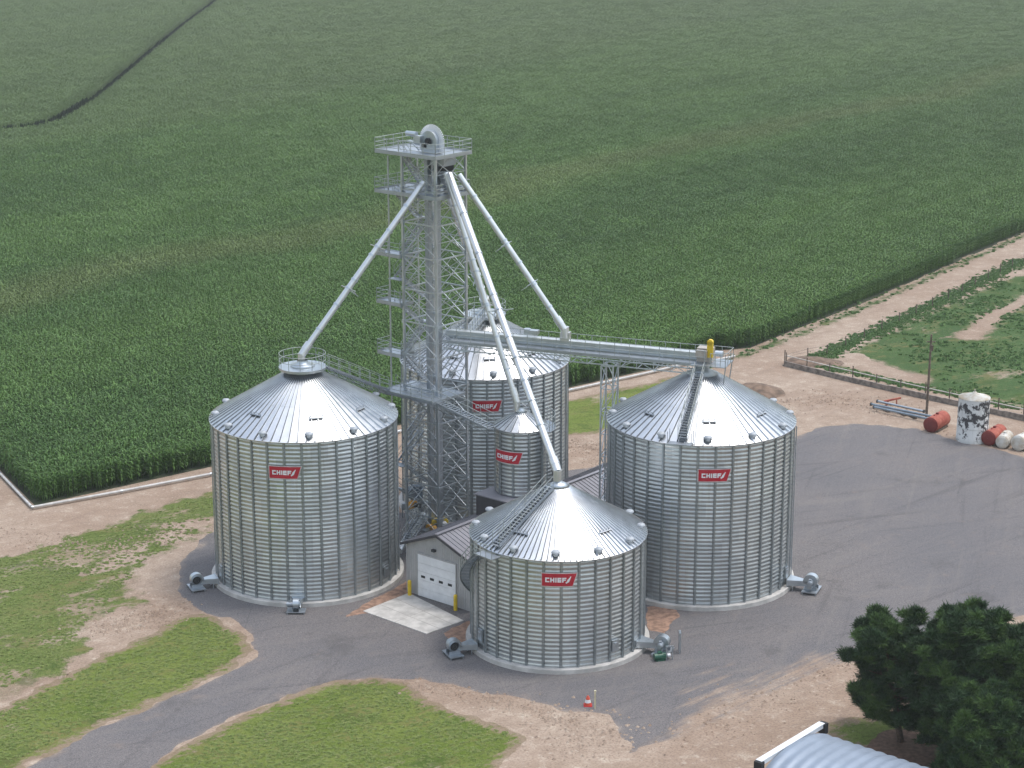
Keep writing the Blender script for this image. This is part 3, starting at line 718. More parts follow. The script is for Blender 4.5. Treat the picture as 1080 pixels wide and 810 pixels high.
# roof stairs
def roof_stair(t, R, h, adeg, r0, r1, lift=.35):
    a = math.radians(adeg); z = lambda r: h+(R+.17-r)*.577+lift
    return stair(pol(r0, a, z(r0)), pol(r1, a, z(r1)), .75, t, 'roof_stair', railh=.95, tread=.28)
rs = roof_stair(b2, R1, H1, -16.5, R1-.1, 1.3)
b = MB(); a = math.radians(-17); b.box(pol(R1+.35, a, H1+.12), (1.9, .8, .06), rz=a)
for s in (-.95, .95):
    for q in (-.4, .4):
        c = pol(R1+.35, a, H1+.15)+Matrix.Rotation(a, 3, 'Z') @ Vector((s, q, 0)); b.tube(c, c+Vector((0, 0, 1.0)), .026, n=6)
b.build('eave_landing', M['galvd'], b2)
b = MB(); a = math.radians(-22)
for s in (-.22, .22): c = pol(R1+.25, a, 0)+Vector((s, 0, 0)); b.tube(c+Vector((0, 0, .5)), c+Vector((0, 0, H1)), .02, n=6)
rs = roof_stair(b3, R3, H3, -46, R3-.1, .95, .28)
b = MB(); a = math.radians(-47); b.box(pol(R3+.65, a, H3-.22), (1.9, .95, .07), rz=a); ld = b.build('eave_landing', M['galvd'], b3)
b = MB()
for s in (-.95, -.3, .3, .95):
    c = pol(R3+.65, a, H3-.2)+Matrix.Rotation(a, 3, 'Z') @ Vector((s, -.45, 0)); b.tube(c, c+Vector((0, 0, 1.0)), .026, n=6)
for zz in (.5, 1.0):
    p = [pol(R3+.65, a, H3-.2+zz)+Matrix.Rotation(a, 3, 'Z') @ Vector((s, -.45, 0)) for s in (-.95, .95)]; b.tube(p[0], p[1], .026, n=6)
b.build('railing', M['rail'], ld)
# winding stair round the front bin
b = MB(); rl = MB(); a0, a1 = math.radians(-55), math.radians(-140); n = 36; ri, ro = R3+.14, R3+.86; zt = H3-.28; prev = None
for i in range(n+1):
    u = i/n; a = a0+(a1-a0)*u; z = zt*(1-u)+.15*u
    b.box(pol((ri+ro)/2, a, z), (.17, ro-ri, .03), rz=a)
    cur = (pol(ri, a, z), pol(ro, a, z))
    if prev:
        b.bar(prev[0], cur[0], .04, .13); b.bar(prev[1], cur[1], .04, .15)
        for zz in (.5, 1.0): rl.tube(prev[1]+Vector((0, 0, zz)), cur[1]+Vector((0, 0, zz)), .035, n=5)
    if i % 3 == 0: rl.tube(cur[1], cur[1]+Vector((0, 0, 1.0)), .035, n=5)
    prev = cur
ws = b.build('winding_stair', simple('dark_stair_steel', (.13, .15, .16), .6, .3), b3); rl.build('handrail', M['rail'], ws)
# small fittings low on the walls
def access_door(t, R, adeg, zc):
    a = math.radians(adeg); b = MB(); b.box(pol(R+.12, a, zc), (.62, .16, .9), rz=a); b.box(pol(R+.22, a, zc+.2), (.3, .06, .08), rz=a); b.build('access_hatch', M['galv'], t)
access_door(b3, R3, -61, 1.6); access_door(b3, R3, 38, 1.6); access_door(b1, R1, -62, 1.5); access_door(b2, R1, 66, 1.5); access_door(b1, R1, 62, 1.5)
def downpipe(t, R, adeg, z0, z1):
    a = math.radians(adeg); b = MB(); b.tube(pol(R+.2, a, z0), pol(R+.2, a, z1), .05, n=8)
    k = 0
    while z0+k*1.6 < z1: b.bar(pol(R, a, z0+k*1.6), pol(R+.22, a, z0+k*1.6), .04); k += 1
    b.build('conduit', M['galv'], t)
downpipe(b1, R1, 83, .5, 12.6); downpipe(b2, R1, 80, .6, H1-.3)
# ------------------------------------------------------------ fans
def make_fan(x, y, ang, flip, label, tone='galv', s=1.0):
    """ang = outward direction seen from the bin (polar), duct points back to the wall"""
    t = tag(empty('aeration_fan', (x, y, 0), ang), label, 'fan', 'aeration fans at the foot of the bins'); t.scale = (s, s, s)
    f = flip
    b = MB(); b.M = Matrix.Rotation(PI/2, 4, 'Z')       # housing, axis along local x, outward = -y
    b.M = None; n = 26; prof = []
    for i in range(n): 
        u = i/(n-1); th = -PI/2-u*1.55*PI; r = .42+.20*u
        prof.append((r*math.cos(th), r*math.sin(th)))
    vs = []
    for xx in (-.27*1, .27): vs += [(xx, p[0]*1.0, .85+p[1]) for p in prof]
    b.add(vs, [tuple(range(n)), tuple(range(2*n-1, n-1, -1))]+[(i, n+i, n+i+1, i+1) for i in range(n-1)])
    b.box((0, .42, .62), (.54, .55, .40))
    h = b.build('housing', M[tone], t)
    b = MB(); b.tube((f*.27, 0, .85), (f*.40, 0, .85), .34, .40, 22, False); b.m = 1; b.tube((f*.275, 0, .85), (f*.28, 0, .85), .335, n=22)
    for r in (.12, .24): b.m = 0; b.tube((f*.385, 0, .85), (f*.395, 0, .85), r, r, 20, False)
    b.build('inlet', [M[tone], M['dark']], h)
    b = MB(); b.tube((-f*.30, 0, .85), (-f*.85, 0, .85), .21, n=18); b.tube((-f*.85, 0, .85), (-f*.92, 0, .85), .17, n=18); b.box((-f*.58, 0, .56), (.5, .34, .16)); b.box((-f*.56, .0, 1.10), (.22, .2, .12))
    b.build('motor', M['galvd'], t)
    b = MB(); L = 1.75                                   # duct widening towards the wall
    A = [(-.27, .68, .42), (.27, .68, .42), (.27, .68, .83), (-.27, .68, .83)]; Bq = [(-.62, L, .40), (.62, L, .40), (.62, L, .86), (-.62, L, .86)]
    b.add(A+Bq, [(0, 1, 5, 4), (1, 2, 6, 5), (2, 3, 7, 6), (3, 0, 4, 7), (0, 3, 2, 1), (4, 5, 6, 7)])
    b.box((0, L-.02, .63), (1.36, .05, .56))
    for q in (-.4, .4): b.box((q, 1.35, .21), (.07, .07, .42))
    b.build('duct', M[tone], t)
    b = MB(); b.box((0, 0, .19), (1.75, 1.15, .07)); 
    for sx in (-.78, .78):
        for sy in (-.5, .5): b.box((sx, sy, .09), (.09, .09, .18))
    for sx in (-.4, .4): b.box((sx*.8, 0, .36), (.08, .9, .30))
    b.build('skid', M['galvd'], t)
    return t
def fan_at(B, R, adeg, flip, label, dist=2.1, **k):
    a = math.radians(adeg); p = pol(R+dist, a, 0); return make_fan(B[0]+p.x, B[1]+p.y, a, flip, label, **k)
fan_at(B1, R1, -66, 1, 'grey fan with a round black inlet at the left foot of the leftmost large bin')
fan_at(B1, R1, -.5, 1, 'grey fan in front of the leftmost large bin, pointing at the gravel', 1.5, s=.85)
fan_at(B2, R1, 68, 1, 'grey fan on a wide duct at the right foot of the right-hand large bin', 2.2, s=1.1)
fan_at(B3, R3, -66, 1, 'grey fan with a round black inlet at the left foot of the front bin')
fan_at(B3, R3, 68, 1, 'grey fan and motor at the right foot of the front bin', 1.9, s=1.1)
p = G3(697, 696)
t = tag(empty('electric_motor', p, .3), 'small dark green motor lying on the gravel right of the front bin', 'motor')
b = MB(); b.tube((-.55, 0, .3), (.35, 0, .3), .26, n=18); b.tube((.35, 0, .3), (.5, 0, .3), .2, .12, 14); b.box((-.1, 0, .05), (.7, .5, .1)); b.box((-.1, 0, .6), (.3, .25, .15)); b.build('motor_body', M['green'], t)
b = MB(); b.tube((.5, 0, .3), (.75, 0, .3), .14, n=12); b.build('shaft_cap', M['white'], t)
p = G3(703, 696)
t = tag(empty('barrier_frame', G3(701, 697)+Vector((.15, .1, 0))), 'short grey square post frame standing beside the green motor', 'frame')
b = MB(); b.box((0, 0, .55), (.10, .10, 1.1)); b.box((.45, .1, .55), (.10, .10, 1.1)); b.box((.22, .05, 1.1), (.6, .12, .1)); b.build('post_frame', M['galv'], t)
t = tag(empty('barrier_frame', G3(717, 689)), 'taller grey post frame on the gravel right of the front bin fan', 'frame')
b = MB(); b.box((0, 0, .8), (.14, .14, 1.6)); b.box((-.02, .5, .8), (.12, .12, 1.6)); b.box((0, .25, 1.6), (.16, .7, .12)); b.box((0, .25, .8), (.1, .5, .08)); b.build('post_frame', M['galv'], t)
# ------------------------------------------------------------ the shed
A0 = Vector((-8.6, 155.4, 0)); shang = math.atan2(-.64, .77)
shed = tag(empty('metal_shed', A0, shang), 'long taupe metal shed with a dark grey gable roof running between the bins', 'shed')
W_, L_, EH, RH = 7.05, 28.0, 4.35, 5.75
b = MB(); hx = W_/2
b.add([(0, 0, 0), (W_, 0, 0), (W_, 0, EH), (hx, 0, RH-.08), (0, 0, EH)], [(0, 1, 2, 3, 4)])
b.add([(0, L_, 0), (W_, L_, 0), (W_, L_, EH), (hx, L_, RH-.08), (0, L_, EH)], [(4, 3, 2, 1, 0)])
for x, s in ((0, 1), (W_, -1)):
    b.add([(x, 0, 0), (x, L_, 0), (x, L_, EH), (x, 0, EH)], [(0, 1, 2, 3) if s < 0 else (3, 2, 1, 0)])
for i in range(1, 29): 
    x = i*W_/29
    zt = EH+(RH-.1-EH)*(1-abs(x-hx)/hx)
    if not (1.15 < x < 5.45): b.box((x, -.012, zt/2), (.045, .03, zt-.05))
    else: b.box((x, -.012, (zt+3.7)/2), (.045, .03, zt-3.75))
for i in range(1, 90): b.box((-.012, i*L_/90, EH/2), (.03, .045, EH-.05))
b.build('wall', M['clad'], shed)
def slab(b, x0, z0, x1, z1, y0, y1, t=.08):
    b.add([(x0, y0, z0), (x1, y0, z1), (x1, y1, z1), (x0, y1, z0), (x0, y0, z0-t), (x1, y0, z1-t), (x1, y1, z1-t), (x0, y1, z0-t)], [(0, 1, 2, 3), (7, 6, 5, 4), (0, 4, 5, 1), (1, 5, 6, 2), (2, 6, 7, 3), (3, 7, 4, 0)])
b = MB(); sl = (RH-EH)/hx
slab(b, -.35, EH-.35*sl+.06, hx, RH+.06, -.35, L_+.35); slab(b, hx, RH+.06, W_+.35, EH-.35*sl+.06, -.35, L_+.35)
for i in range(0, 62):
    y = -.3+i*(L_+.6)/61
    for x0, x1, z0, z1 in ((-.35, hx-.1, EH-.35*sl+.085, RH+.05), (W_+.35, hx+.1, EH-.35*sl+.085, RH+.05)): b.bar((x0, y, z0), (x1, y, z1), .05, .05)
rf = b.build('roof', M['shed_roof'], shed)
b = MB(); b.box((hx, L_/2, RH+.12), (.35, L_+.7, .06)); b.build('ridge_cap', M['shed_roof'], rf)
b = MB()
b.bar((-.38, -.38, EH-.35*sl), (hx, -.38, RH), .05, .2); b.bar((W_+.38, -.38, EH-.35*sl), (hx, -.38, RH), .05, .2)
b.bar((-.38, -.38, EH-.35*sl-.02), (-.38, L_+.38, EH-.35*sl-.02), .08, .18); b.bar((W_+.38, -.38, EH-.35*sl-.02), (W_+.38, L_+.38, EH-.35*sl-.02), .08, .18)
b.build('trim', M['trim'], rf)
b = MB(); 
for i in range(5): b.box((3.3, -.05, .06+.72*i+.33), (4.05, .07, .70))
dr = b.build('overhead_door', M['white'], shed)
for i in range(4): w = MB(); w.box((1.85+i*.97, -.095, 1.78), (.42, .03, .20)); w.build('window_pane', M['dark'], dr)
b = MB(); b.box((3.3, -.05, 3.70), (4.3, .10, .12)); b.box((1.2, -.05, 1.85), (.10, .10, 3.6)); b.box((5.4, -.05, 1.85), (.10, .10, 3.6)); b.build('door_frame', M['clad'], dr)
b = MB(); b.box((3.1, -.16, 4.35), (.32, .3, .2)); b.build('wall_lamp', M['rubber'], shed)
b = MB(); b.box((.05, -.03, EH/2), (.14, .05, EH)); b.box((W_-.05, -.03, EH/2), (.14, .05, EH)); b.build('corner_trim', M['clad'], shed)
# dark box under the small bin
cx, cy = 1.13, 7.4; bw, bl_ = 4.9, 5.6
b = MB(); b.box((cx+bw/2, cy+bl_/2, 5.4), (bw, bl_, 2.7)); b.m = 1
b.box((cx+bw/2, cy+bl_/2, 6.80), (bw+.25, bl_+.25, .10)); b.build('bin_support_box', [M['trim'], M['shed_roof']], shed)
for i, (x, lab) in enumerate(((.75, 'yellow bollard left of the white overhead door'), (5.75, 'yellow bollard right of the white overhead door'))):
    w = shed.matrix_basis @ Vector((0, 0, 0)); c, s = math.cos(shang), math.sin(shang)
    P = (A0.x+x*c+.55*s, A0.y+x*s-.55*c, 0)
    t = MB(); t.tube((0, 0, 0), (0, 0, 1.25), .16, n=16); t.lathe([(.16, 1.25), (.11, 1.34), (.01, 1.37)], 16)
    tag(t.build('bollard', M['yellow'], None, P), lab, 'bollard', 'yellow bollards at the shed door')
ap = GP([(383, 645), (431, 626), (489, 655), (450, 669)])
b = MB(); b.poly(ap, -.05, .06); 
for u in (.36, .70): p, q = Vector(ap[0]).lerp(Vector(ap[1]), u), Vector(ap[3]).lerp(Vector(ap[2]), u); b.m = 1; b.bar((p.x, p.y, .055), (q.x, q.y, .055), .06, .014)
p, q = Vector(ap[0]).lerp(Vector(ap[3]), .5), Vector(ap[1]).lerp(Vector(ap[2]), .5); b.bar((p.x, p.y, .0535), (q.x, q.y, .0535), .06, .014)
tag(b.build('concrete_apron', [M['concrete'], simple('slab_joint', (.33, .31, .29), .9)]), kind='structure')
# ------------------------------------------------------------ elevator tower
TX, TY = -6.55, 167.6; TA = math.atan2(.77, .64)          # local x = right-front edge direction (v), local y = left-back direction
tw = tag(empty('elevator_tower', (TX, TY, 0), TA), 'tall grey lattice tower with the grain elevator head and railed landings on top', 'tower')
HW = 1.88; TOP = 34.3; NB = 12; BH = TOP/NB
cor = [(-HW, -HW), (HW, -HW), (HW, HW), (-HW, HW)]
for i, (x, y) in enumerate(cor):
    b = MB(); w = .19; b.box((x, y, TOP/2), (w, w, TOP))
    for k in range(1, NB): b.box((x, y, k*BH), (w+.10, w+.10, .28))
    b.box((x, y, .1), (.7, .7, .2)); b.build('leg', M['galv'], tw)
for k in range(NB):
    z0, z1 = k*BH, (k+1)*BH
    for i in range(4):
        a, c = Vector((*cor[i], 0)), Vector((*cor[(i+1) % 4], 0)); e = (c-a).normalized(); o_ = Vector((e.y, -e.x, 0))*.03
        b = MB(); Z = lambda p, z: Vector((p.x, p.y, z))
        b.bar(Z(a, z0+.15)+o_, Z(c, z1-.15)+o_, .06, .06); b.bar(Z(c, z0+.15)-o_, Z(a, z1-.15)-o_, .06, .06); zm = (z0+z1)/2; b.bar(Z(a, zm)+o_*2, Z(c, zm)+o_*2, .045, .05); b.bar(Z(a, zm)+o_, Z((a+c)/2, z1)+o_, .04); b.bar(Z(c, zm)+o_, Z((a+c)/2, z1)+o_, .04); b.build('cross_brace', M['galv'], tw)
        b = MB(); b.bar(Z(a, z1), Z(c, z1), .09, .11); b.build('girt', M['galv'], tw)
def deck(parent, x0, y0, x1, y1, z, name='platform', rails='nesw', gap_=None, th=.10, mat='galvd', post=1.25):
    b = MB(); b.box(((x0+x1)/2, (y0+y1)/2, z), (x1-x0, y1-y0, .04))
    for p, q in (((x0, y0), (x1, y0)), ((x1, y0), (x1, y1)), ((x1, y1), (x0, y1)), ((x0, y1), (x0, y0))): b.bar((*p, z-.06), (*q, z-.06), .06, .22)
    n = max(1, int((x1-x0)/.6))
    for i in range(1, n): x = x0+(x1-x0)*i/n; b.bar((x, y0, z-.07), (x, y1, z-.07), .05, .1)
    d = b.build(name, M[mat], parent)
    r = MB()
    for s, (p, q) in dict(s=((x0, y0), (x1, y0)), e=((x1, y0), (x1, y1)), n=((x1, y1), (x0, y1)), w=((x0, y1), (x0, y0))).items():
        if s not in rails: continue
        L = math.dist(p, q); m = max(1, round(L/post))
        for i in range(m+1): x = p[0]+(q[0]-p[0])*i/m; y = p[1]+(q[1]-p[1])*i/m; r.tube((x, y, z), (x, y, z+1.1), .03, n=6)
        for zz in (.4, .75, 1.1): r.tube((*p, z+zz), (*q, z+zz), .026, n=6)
        r.bar((*p, z+.08), (*q, z+.08), .02, .14)
    r.build('railing', M['rail'], d); return d
deck(tw, -HW-.5, -HW-.45, HW+.3, HW+2.6, TOP+.12)
deck(tw, -HW-.3, -HW-.3, HW+.2, HW+2.9, 31.0, rails='nwse')
for i, z in enumerate((25.6, 21.4, 16.9)): deck(tw, -HW-.3, HW+.1, -HW+1.3, HW+2.9, z, 'landing', 'nws')
deck(tw, -HW-1.6, -HW-.8, HW-1.1, HW+1.5, 13.9, 'catwalk_landing', 'w')
# zigzag stair between landings, along the left-back side
lv = [.2, 4.6, 9.2, 13.9, 16.9, 21.4, 25.6, 31.0, TOP+.12]
for i in range(len(lv)-1):
    xa, xb = (-HW+.5, HW-.4) if i % 2 == 0 else (HW-.4, -HW+.5)
    n = 2 if lv[i+1]-lv[i] > 3.6 else 1; zm = (lv[i]+lv[i+1])/2
    yy = HW+.55
    if n == 1: stair((xa, yy, lv[i]), (xb, yy, lv[i+1]), .65, tw, 'stair_flight', (1, 1), tread=.3)
    else:
        stair((xa, yy, lv[i]), (xb, yy, zm), .6, tw, 'stair_flight', (1, 1), tread=.3); stair((xb, yy+.7, zm), (xa, yy+.7, lv[i+1]), .6, tw, 'stair_flight', (1, 1), tread=.3)
        b = MB(); b.box((xb+(.35 if xb > 0 else -.35), yy+.35, zm), (.75, 1.4, .06)); b.build('half_landing', M['galvd'], tw)
for x in (-HW+.05, HW-.05):
    b = MB(); b.box((x, HW+1.65, 17), (.10, .10, 34)); b.build('stair_post', M['galv'], tw)
# bucket elevator casings, head, drive, boot
EX, EY = -.35, -.15
for s in (-.52, .52):
    b = MB(); b.box((EX, EY+s, TOP/2+.2), (.46, .36, TOP))
    for k in range(14): b.box((EX, EY+s, 1.5+k*2.4), (.54, .46, .07))
    b.build('elevator_casing', M['galvd'], tw)
b = MB(); n = 22; hz = TOP+1.15; pr = [(-.84, TOP+.2), (-.84, hz)]+[(-.85*math.cos(PI*i/n), hz+.85*math.sin(PI*i/n)) for i in range(1, n)]+[(.84, hz), (.84, TOP+.2)]
vs = [(EX+dx, EY-p[0], p[1]) for dx in (-.42, .42) for p in pr]; m_ = len(pr)
b.add(vs, [tuple(range(m_)), tuple(range(2*m_-1, m_-1, -1))]+[(i, m_+i, m_+(i+1) % m_, (i+1) % m_) for i in range(m_)])
hd = b.build('elevator_head', M['galv'], tw)
b = MB()
for i in range(-2, n+2):
    f = lambda i: (-.9*math.cos(PI*max(0, min(n, i))/n), hz+.9*math.sin(PI*max(0, min(n, i))/n)+(.9*min(0, i)/2 if i < 0 else (-.9*(i-n)/2 if i > n else 0)))
    p, q = f(i), f(i+1); b.bar((EX, EY-p[0], p[1]), (EX, EY-q[0], q[1]), .92, .05, up=(1, 0, 0.01))
b.build('hood_rim', M['white'], hd)
b = MB(); b.tube((EX-.42, EY, hz), (EX-.62, EY, hz), .28, n=18); b.tube((EX-.6, EY, hz), (EX-.7, EY, hz), .12, n=12); b.box((EX-.46, EY+.5, TOP+.7), (.06, .45, .35)); b.build('bearing', M['dark'], hd)
b = MB(); b.box((EX-.6, EY+.95, hz+.15), (.5, .75, .5)); b.tube((EX-.7, EY+1.1, hz+.5), (EX-.7, EY+2.2, hz+.5), .22, n=16); b.box((EX-.65, EY+1.3, hz-.15), (.4, 1.5, .08)); b.bar((EX-.6, EY+1.9, hz-.15), (EX-.5, EY+1.0, TOP+.3), .08); b.build('drive_motor', M['galv'], tw)
b = MB(); b.box((0.35, -.75, TOP-.55), (1.5, 1.5, .7)); b.m = 1; b.box((.35, -.75, TOP-1.15), (1.25, 1.25, .55)); b.m = 0; b.lathe([(.95, -.2), (.75, -.7), (.4, -1.0)], 20, (.35, -.75, TOP-1.1)); b.build('distributor', [M['galvd'], M['dark']], tw)
b = MB(); b.box((EX, EY, .8), (.8, 2.1, 1.6)); b.box((EX, EY-1.4, 1.1), (.7, 1.0, .7)); b.build('elevator_boot', M['blue'], tw)
def TW3(x, y, z):
    c, s = math.cos(TA), math.sin(TA); return Vector((TX+x*c-y*s, TY+x*s+y*c, z))
# ------------------------------------------------------------ spouts
def spout(p, q, r, label, frames=(), elbow=True, rings=6, guy=False, rr=None):
    p, q = Vector(p), Vector(q); t = tag(empty('grain_spout', q), label, 'spout', 'sloping grain spouts fed from the tower head')
    P = p-q; d = -P.normalized(); b = MB()
    b.tube(P, -d*.9, r, n=18); b.build('pipe', M['spout'], t)
    for k in range(1, rings+1): c = P*(k/(rings+1)); g = MB(); g.tube(c-d*.08, c+d*.08, r+.05, n=18); g.build('flange', M['galv'], t)
    g = MB(); g.tube(-d*1.15, -d*.55, r+.09, n=18); g.tube(-d*.75, Vector((0, 0, -.05)), r+.08, r+.06, n=18); g.tube((0, 0, .1), (0, 0, -.75), r+.05, n=18); g.build('end_box', M['spout'], t)
    side = d.cross(Vector((0, 0, 1))).normalized(); up = side.cross(d).normalized()
    for u in frames:
        c = P*u; g = MB()
        for sx, w in ((1, 1.25), (-1, 1.25)): g.bar(c, c+side*sx*w, .06)
        g.bar(c-up*.0, c-up*1.2, .06); g.bar(c+side*.9, c-up*1.0, .04); g.bar(c-side*.9, c-up*1.0, .04); g.tube(c-d*.06, c+d*.06, r+.07, n=16); g.build('truss_frame', M['galv'], t)
    if frames and guy:
        for sv in (side*1.25, -side*1.25, -up*1.2):
            g = MB(); seq = [P*.97]+[P*u+sv for u in frames]+[P*.06]; g.path(seq, .022, 5); g.build('stay_cable', M['galv'], t)
    return t
hp = lambda px, py, Y: ZY(px, py, Y)
spout(hp(447, 192, 166.1), hp(318, 374, 159.94), .25, 'light grey spout running down left from the tower head to the leftmost bin', (.38, .62), guy=False)
spout(hp(484, 184, 166.4), hp(595, 347, 163.2), .24, 'light grey spout running down right from the tower head to the conveyor inlet', (.30, .55), guy=False)
spout(hp(467, 184, 166.3), hp(513, 322, 178.64), .36, 'thick spout from the tower head to the peak of the rearmost bin', (.25, .5))
spout(hp(470, 182, 166.0), hp(545, 424, B4[1]), .23, 'thin spout from the tower head to the small narrow bin', (.42, .62))
spout(hp(474, 184, 165.8), hp(588, 497, B3[1]), .29, 'long spout from the tower head to the shorter front bin', (.22, .36, .52), guy=False)
# ------------------------------------------------------------ overhead conveyor from tower to right-hand bin
CP0 = Vector((-5.6, 167.0, 0)); CP1 = Vector((15.9, 159.0, 0)); cd = CP1-CP0; CL = cd.length; ca = math.atan2(cd.y, cd.x); CZ = 18.45
cv = tag(empty('overhead_conveyor', (CP0.x, CP0.y, CZ), ca), 'long horizontal grain conveyor with a railed catwalk from the tower to the right-hand bin', 'conveyor')
b = MB(); b.box((CL/2, .35, .50), (CL, .55, .54)); 
for i in range(13): b.box((i*CL/12, .35, .50), (.08, .63, .62))
b.m = 1; b.box((CL/2, .35, .80), (CL-.4, .64, .05)); b.build('trough', [M['galv'], M['spout']], cv)
b = MB(); b.box((CL/2, -.42, .12), (CL, .8, .05)); b.bar((0, -.82, .06), (CL, -.82, .06), .06, .2); b.bar((0, .72, .06), (CL, .72, .06), .06, .2); b.build('walkway', M['galvd'], cv)
b = MB()
for y in (-.80, .72):
    b.bar((0, y, -.05), (CL, y, -.05), .10, .12); b.bar((0, y, -.62), (CL, y, -.75), .09, .09)
    n = 16
    for i in range(n):
        x0, x1 = CL*i/n, CL*(i+1)/n; b.bar((x0, y, -.78), (x1, y, -.05), .05) if i % 2 else b.bar((x0, y, -.05), (x1, y, -.78), .05); b.bar((x1, y, -.78), (x1, y, -.05), .05)
for i in range(17): x = CL*i/16; b.bar((x, -.80, -.78), (x, .72, -.78), .05)
b.build('truss', M['galv'], cv)
for y, z0 in ((-.82, .15), (.95, .15)):
    b = MB(); m = 18
    for i in range(m+1): x = CL*i/m; b.tube((x, y, z0), (x, y, z0+1.1), .028, n=6)
    for zz in (.55, 1.1): b.tube((0, y, z0+zz), (CL, y, z0+zz), .026, n=6)
    b.build('railing', M['rail'], cv)
xi = (Vector((4.35, 163.3, 0))-CP0).dot(cd.normalized())
b = MB(); b.box((xi, .35, 1.15), (.8, .6, .70)); b.tube((xi, .35, 1.4), (xi, .35, 1.95), .30, n=16); b.build('inlet_box', M['spout'], cv)
b = MB(); b.tube((xi-3.4, .35, 1.05), (xi-3.4, .35, 1.5), .3, n=14); b.box((xi-3.0, .35, 1.25), (1.2, .6, .35)); b.build('drive_box', M['galv'], cv)
b = MB(); b.box((CL-.2, .3, .65), (1.3, .9, 1.25)); b.tube((CL-.4, .25, .2), (CL-.4, .25, -.35), .38, n=16); b.box((CL-.35, -.55, .9), (.9, .35, .6)); b.build('head_box', simple('pale_housing', (.42, .38, .34), .5, .3), cv)
b = MB(); b.box((CL+.28, -.2, 1.25), (.46, .32, 1.3)); b.tube((CL+.28, -.36, 1.85), (CL+.28, -.04, 1.85), .25, n=16); b.build('drive_guard', M['yellow'], cv)
b = MB(); b.tube((CL+.75, -.3, 1.0), (CL+1.4, -.3, 1.0), .24, n=14); b.build('drive_motor', M['galv'], cv)
b = MB(); b.box((CL+.4, 0, .10), (2.9, 2.6, .06))
for q in ((-1.0, -1.2), (1.8, -1.2), (-1.0, 1.2), (1.8, 1.2)): b.bar((CL+.4+q[0]*.8-.2, q[1]*.8, -1.6), (CL+.4+q[0]*.9-.2, q[1]*.9, .1), .07)
pl = b.build('end_platform', M['galvd'], cv)
b = MB()
for p, q in (((CL-1.0, 1.3), (CL+1.85, 1.3)), ((CL+1.85, 1.3), (CL+1.85, -1.3)), ((CL+1.85, -1.3), (CL+.6, -1.3))):
    m = 3
    for i in range(m+1): x = p[0]+(q[0]-p[0])*i/m; y = p[1]+(q[1]-p[1])*i/m; b.tube((x, y, .1), (x, y, 1.2), .028, n=6)
    for zz in (.65, 1.2): b.tube((*p, zz), (*q, zz), .026, n=6)
b.build('railing', M['rail'], pl)
# support column
tp = CP0+cd.normalized()*((Vector((8.15, 162, 0))-CP0).dot(cd.normalized()))
su = tag(empty('conveyor_support', (tp.x, tp.y, 0), ca), 'slender lattice column holding up the conveyor left of the right-hand bin', 'support column')
ht = CZ-.85; hw = .52
for x, y in ((-hw, -.7), (hw, -.7), (hw, .7), (-hw, .7)):
    b = MB(); b.box((x, y, ht/2), (.12, .12, ht)); b.box((x, y, .06), (.35, .35, .1)); b.build('leg', M['galv'], su)
n = 9
for k in range(n):
    z0, z1 = ht*k/n, ht*(k+1)/n
    b = MB()
    for y in (-.7, .7): b.bar((-hw, y, z0), (hw, y, z1), .06) if k % 2 else b.bar((hw, y, z0), (-hw, y, z1), .06); b.bar((-hw, y, z1), (hw, y, z1), .07)
    for x in (-hw, hw): b.bar((x, -.7, z0), (x, .7, z1), .06); b.bar((x, -.7, z1), (x, .7, z1), .07)
    b.build('lacing', M['galv'], su)
# ------------------------------------------------------------ catwalks
def catwalk(p, q, label, w=.95, group='railed catwalks between tower and bins', sag=True):
    p, q = Vector(p), Vector(q); t = tag(empty('catwalk', (p+q)/2), label, 'catwalk', group); P, Q = p-(p+q)/2, q-(p+q)/2
    d = (Q-P); side = Vector((d.y, -d.x, 0)).normalized(); dn = Vector((0, 0, -.45))
    b = MB()
    for s in (-1, 1):
        o = side*s*w/2; b.bar(P+o, Q+o, .07, .16); b.bar(P+o+dn, Q+o+dn, .06, .06); n = max(3, int(d.length/1.2))
        for i in range(n): a, c = P+d*(i/n), P+d*((i+1)/n); b.bar(a+o, c+o+dn, .04); b.bar(c+o, c+o+dn, .04)
    n = int(d.length/.3); m_ = math.atan2(side.y, side.x)
    for i in range(n+1): b.box(P+d*(i/n)+Vector((0, 0, .03)), (w, .2, .03), rz=m_)
    b.build('walkway', M['galvd'], t)
    for s in (-1, 1):
        r = MB(); n = max(2, int(d.length/1.4))
        for i in range(n+1): c = P+d*(i/n)+side*s*w/2; r.tube(c, c+Vector((0, 0, 1.1)), .03, n=6)
        for zz in (.55, 1.1): r.tube(P+side*s*w/2+Vector((0, 0, zz)), Q+side*s*w/2+Vector((0, 0, zz)), .026, n=6)
        r.build('railing', M['rail'], t)
    return t
catwalk((B1[0]+1.7, B1[1]+.3, 17.9), TW3(-HW-1.3, HW+1.2, 14.0), 'steep railed catwalk from the leftmost bin peak down to the tower')
catwalk(TW3(-HW-.6, -HW-.5, 13.8), (B4[0]-R4-.4, B4[1]-.6, 12.5), 'short railed catwalk from the tower to the small narrow bin')
catwalk(TW3(HW+.1, -HW+.3, 18.5), (B0[0]-.4, B0[1]-2.0, 18.0), 'high railed catwalk from the tower to the rearmost bin peak')
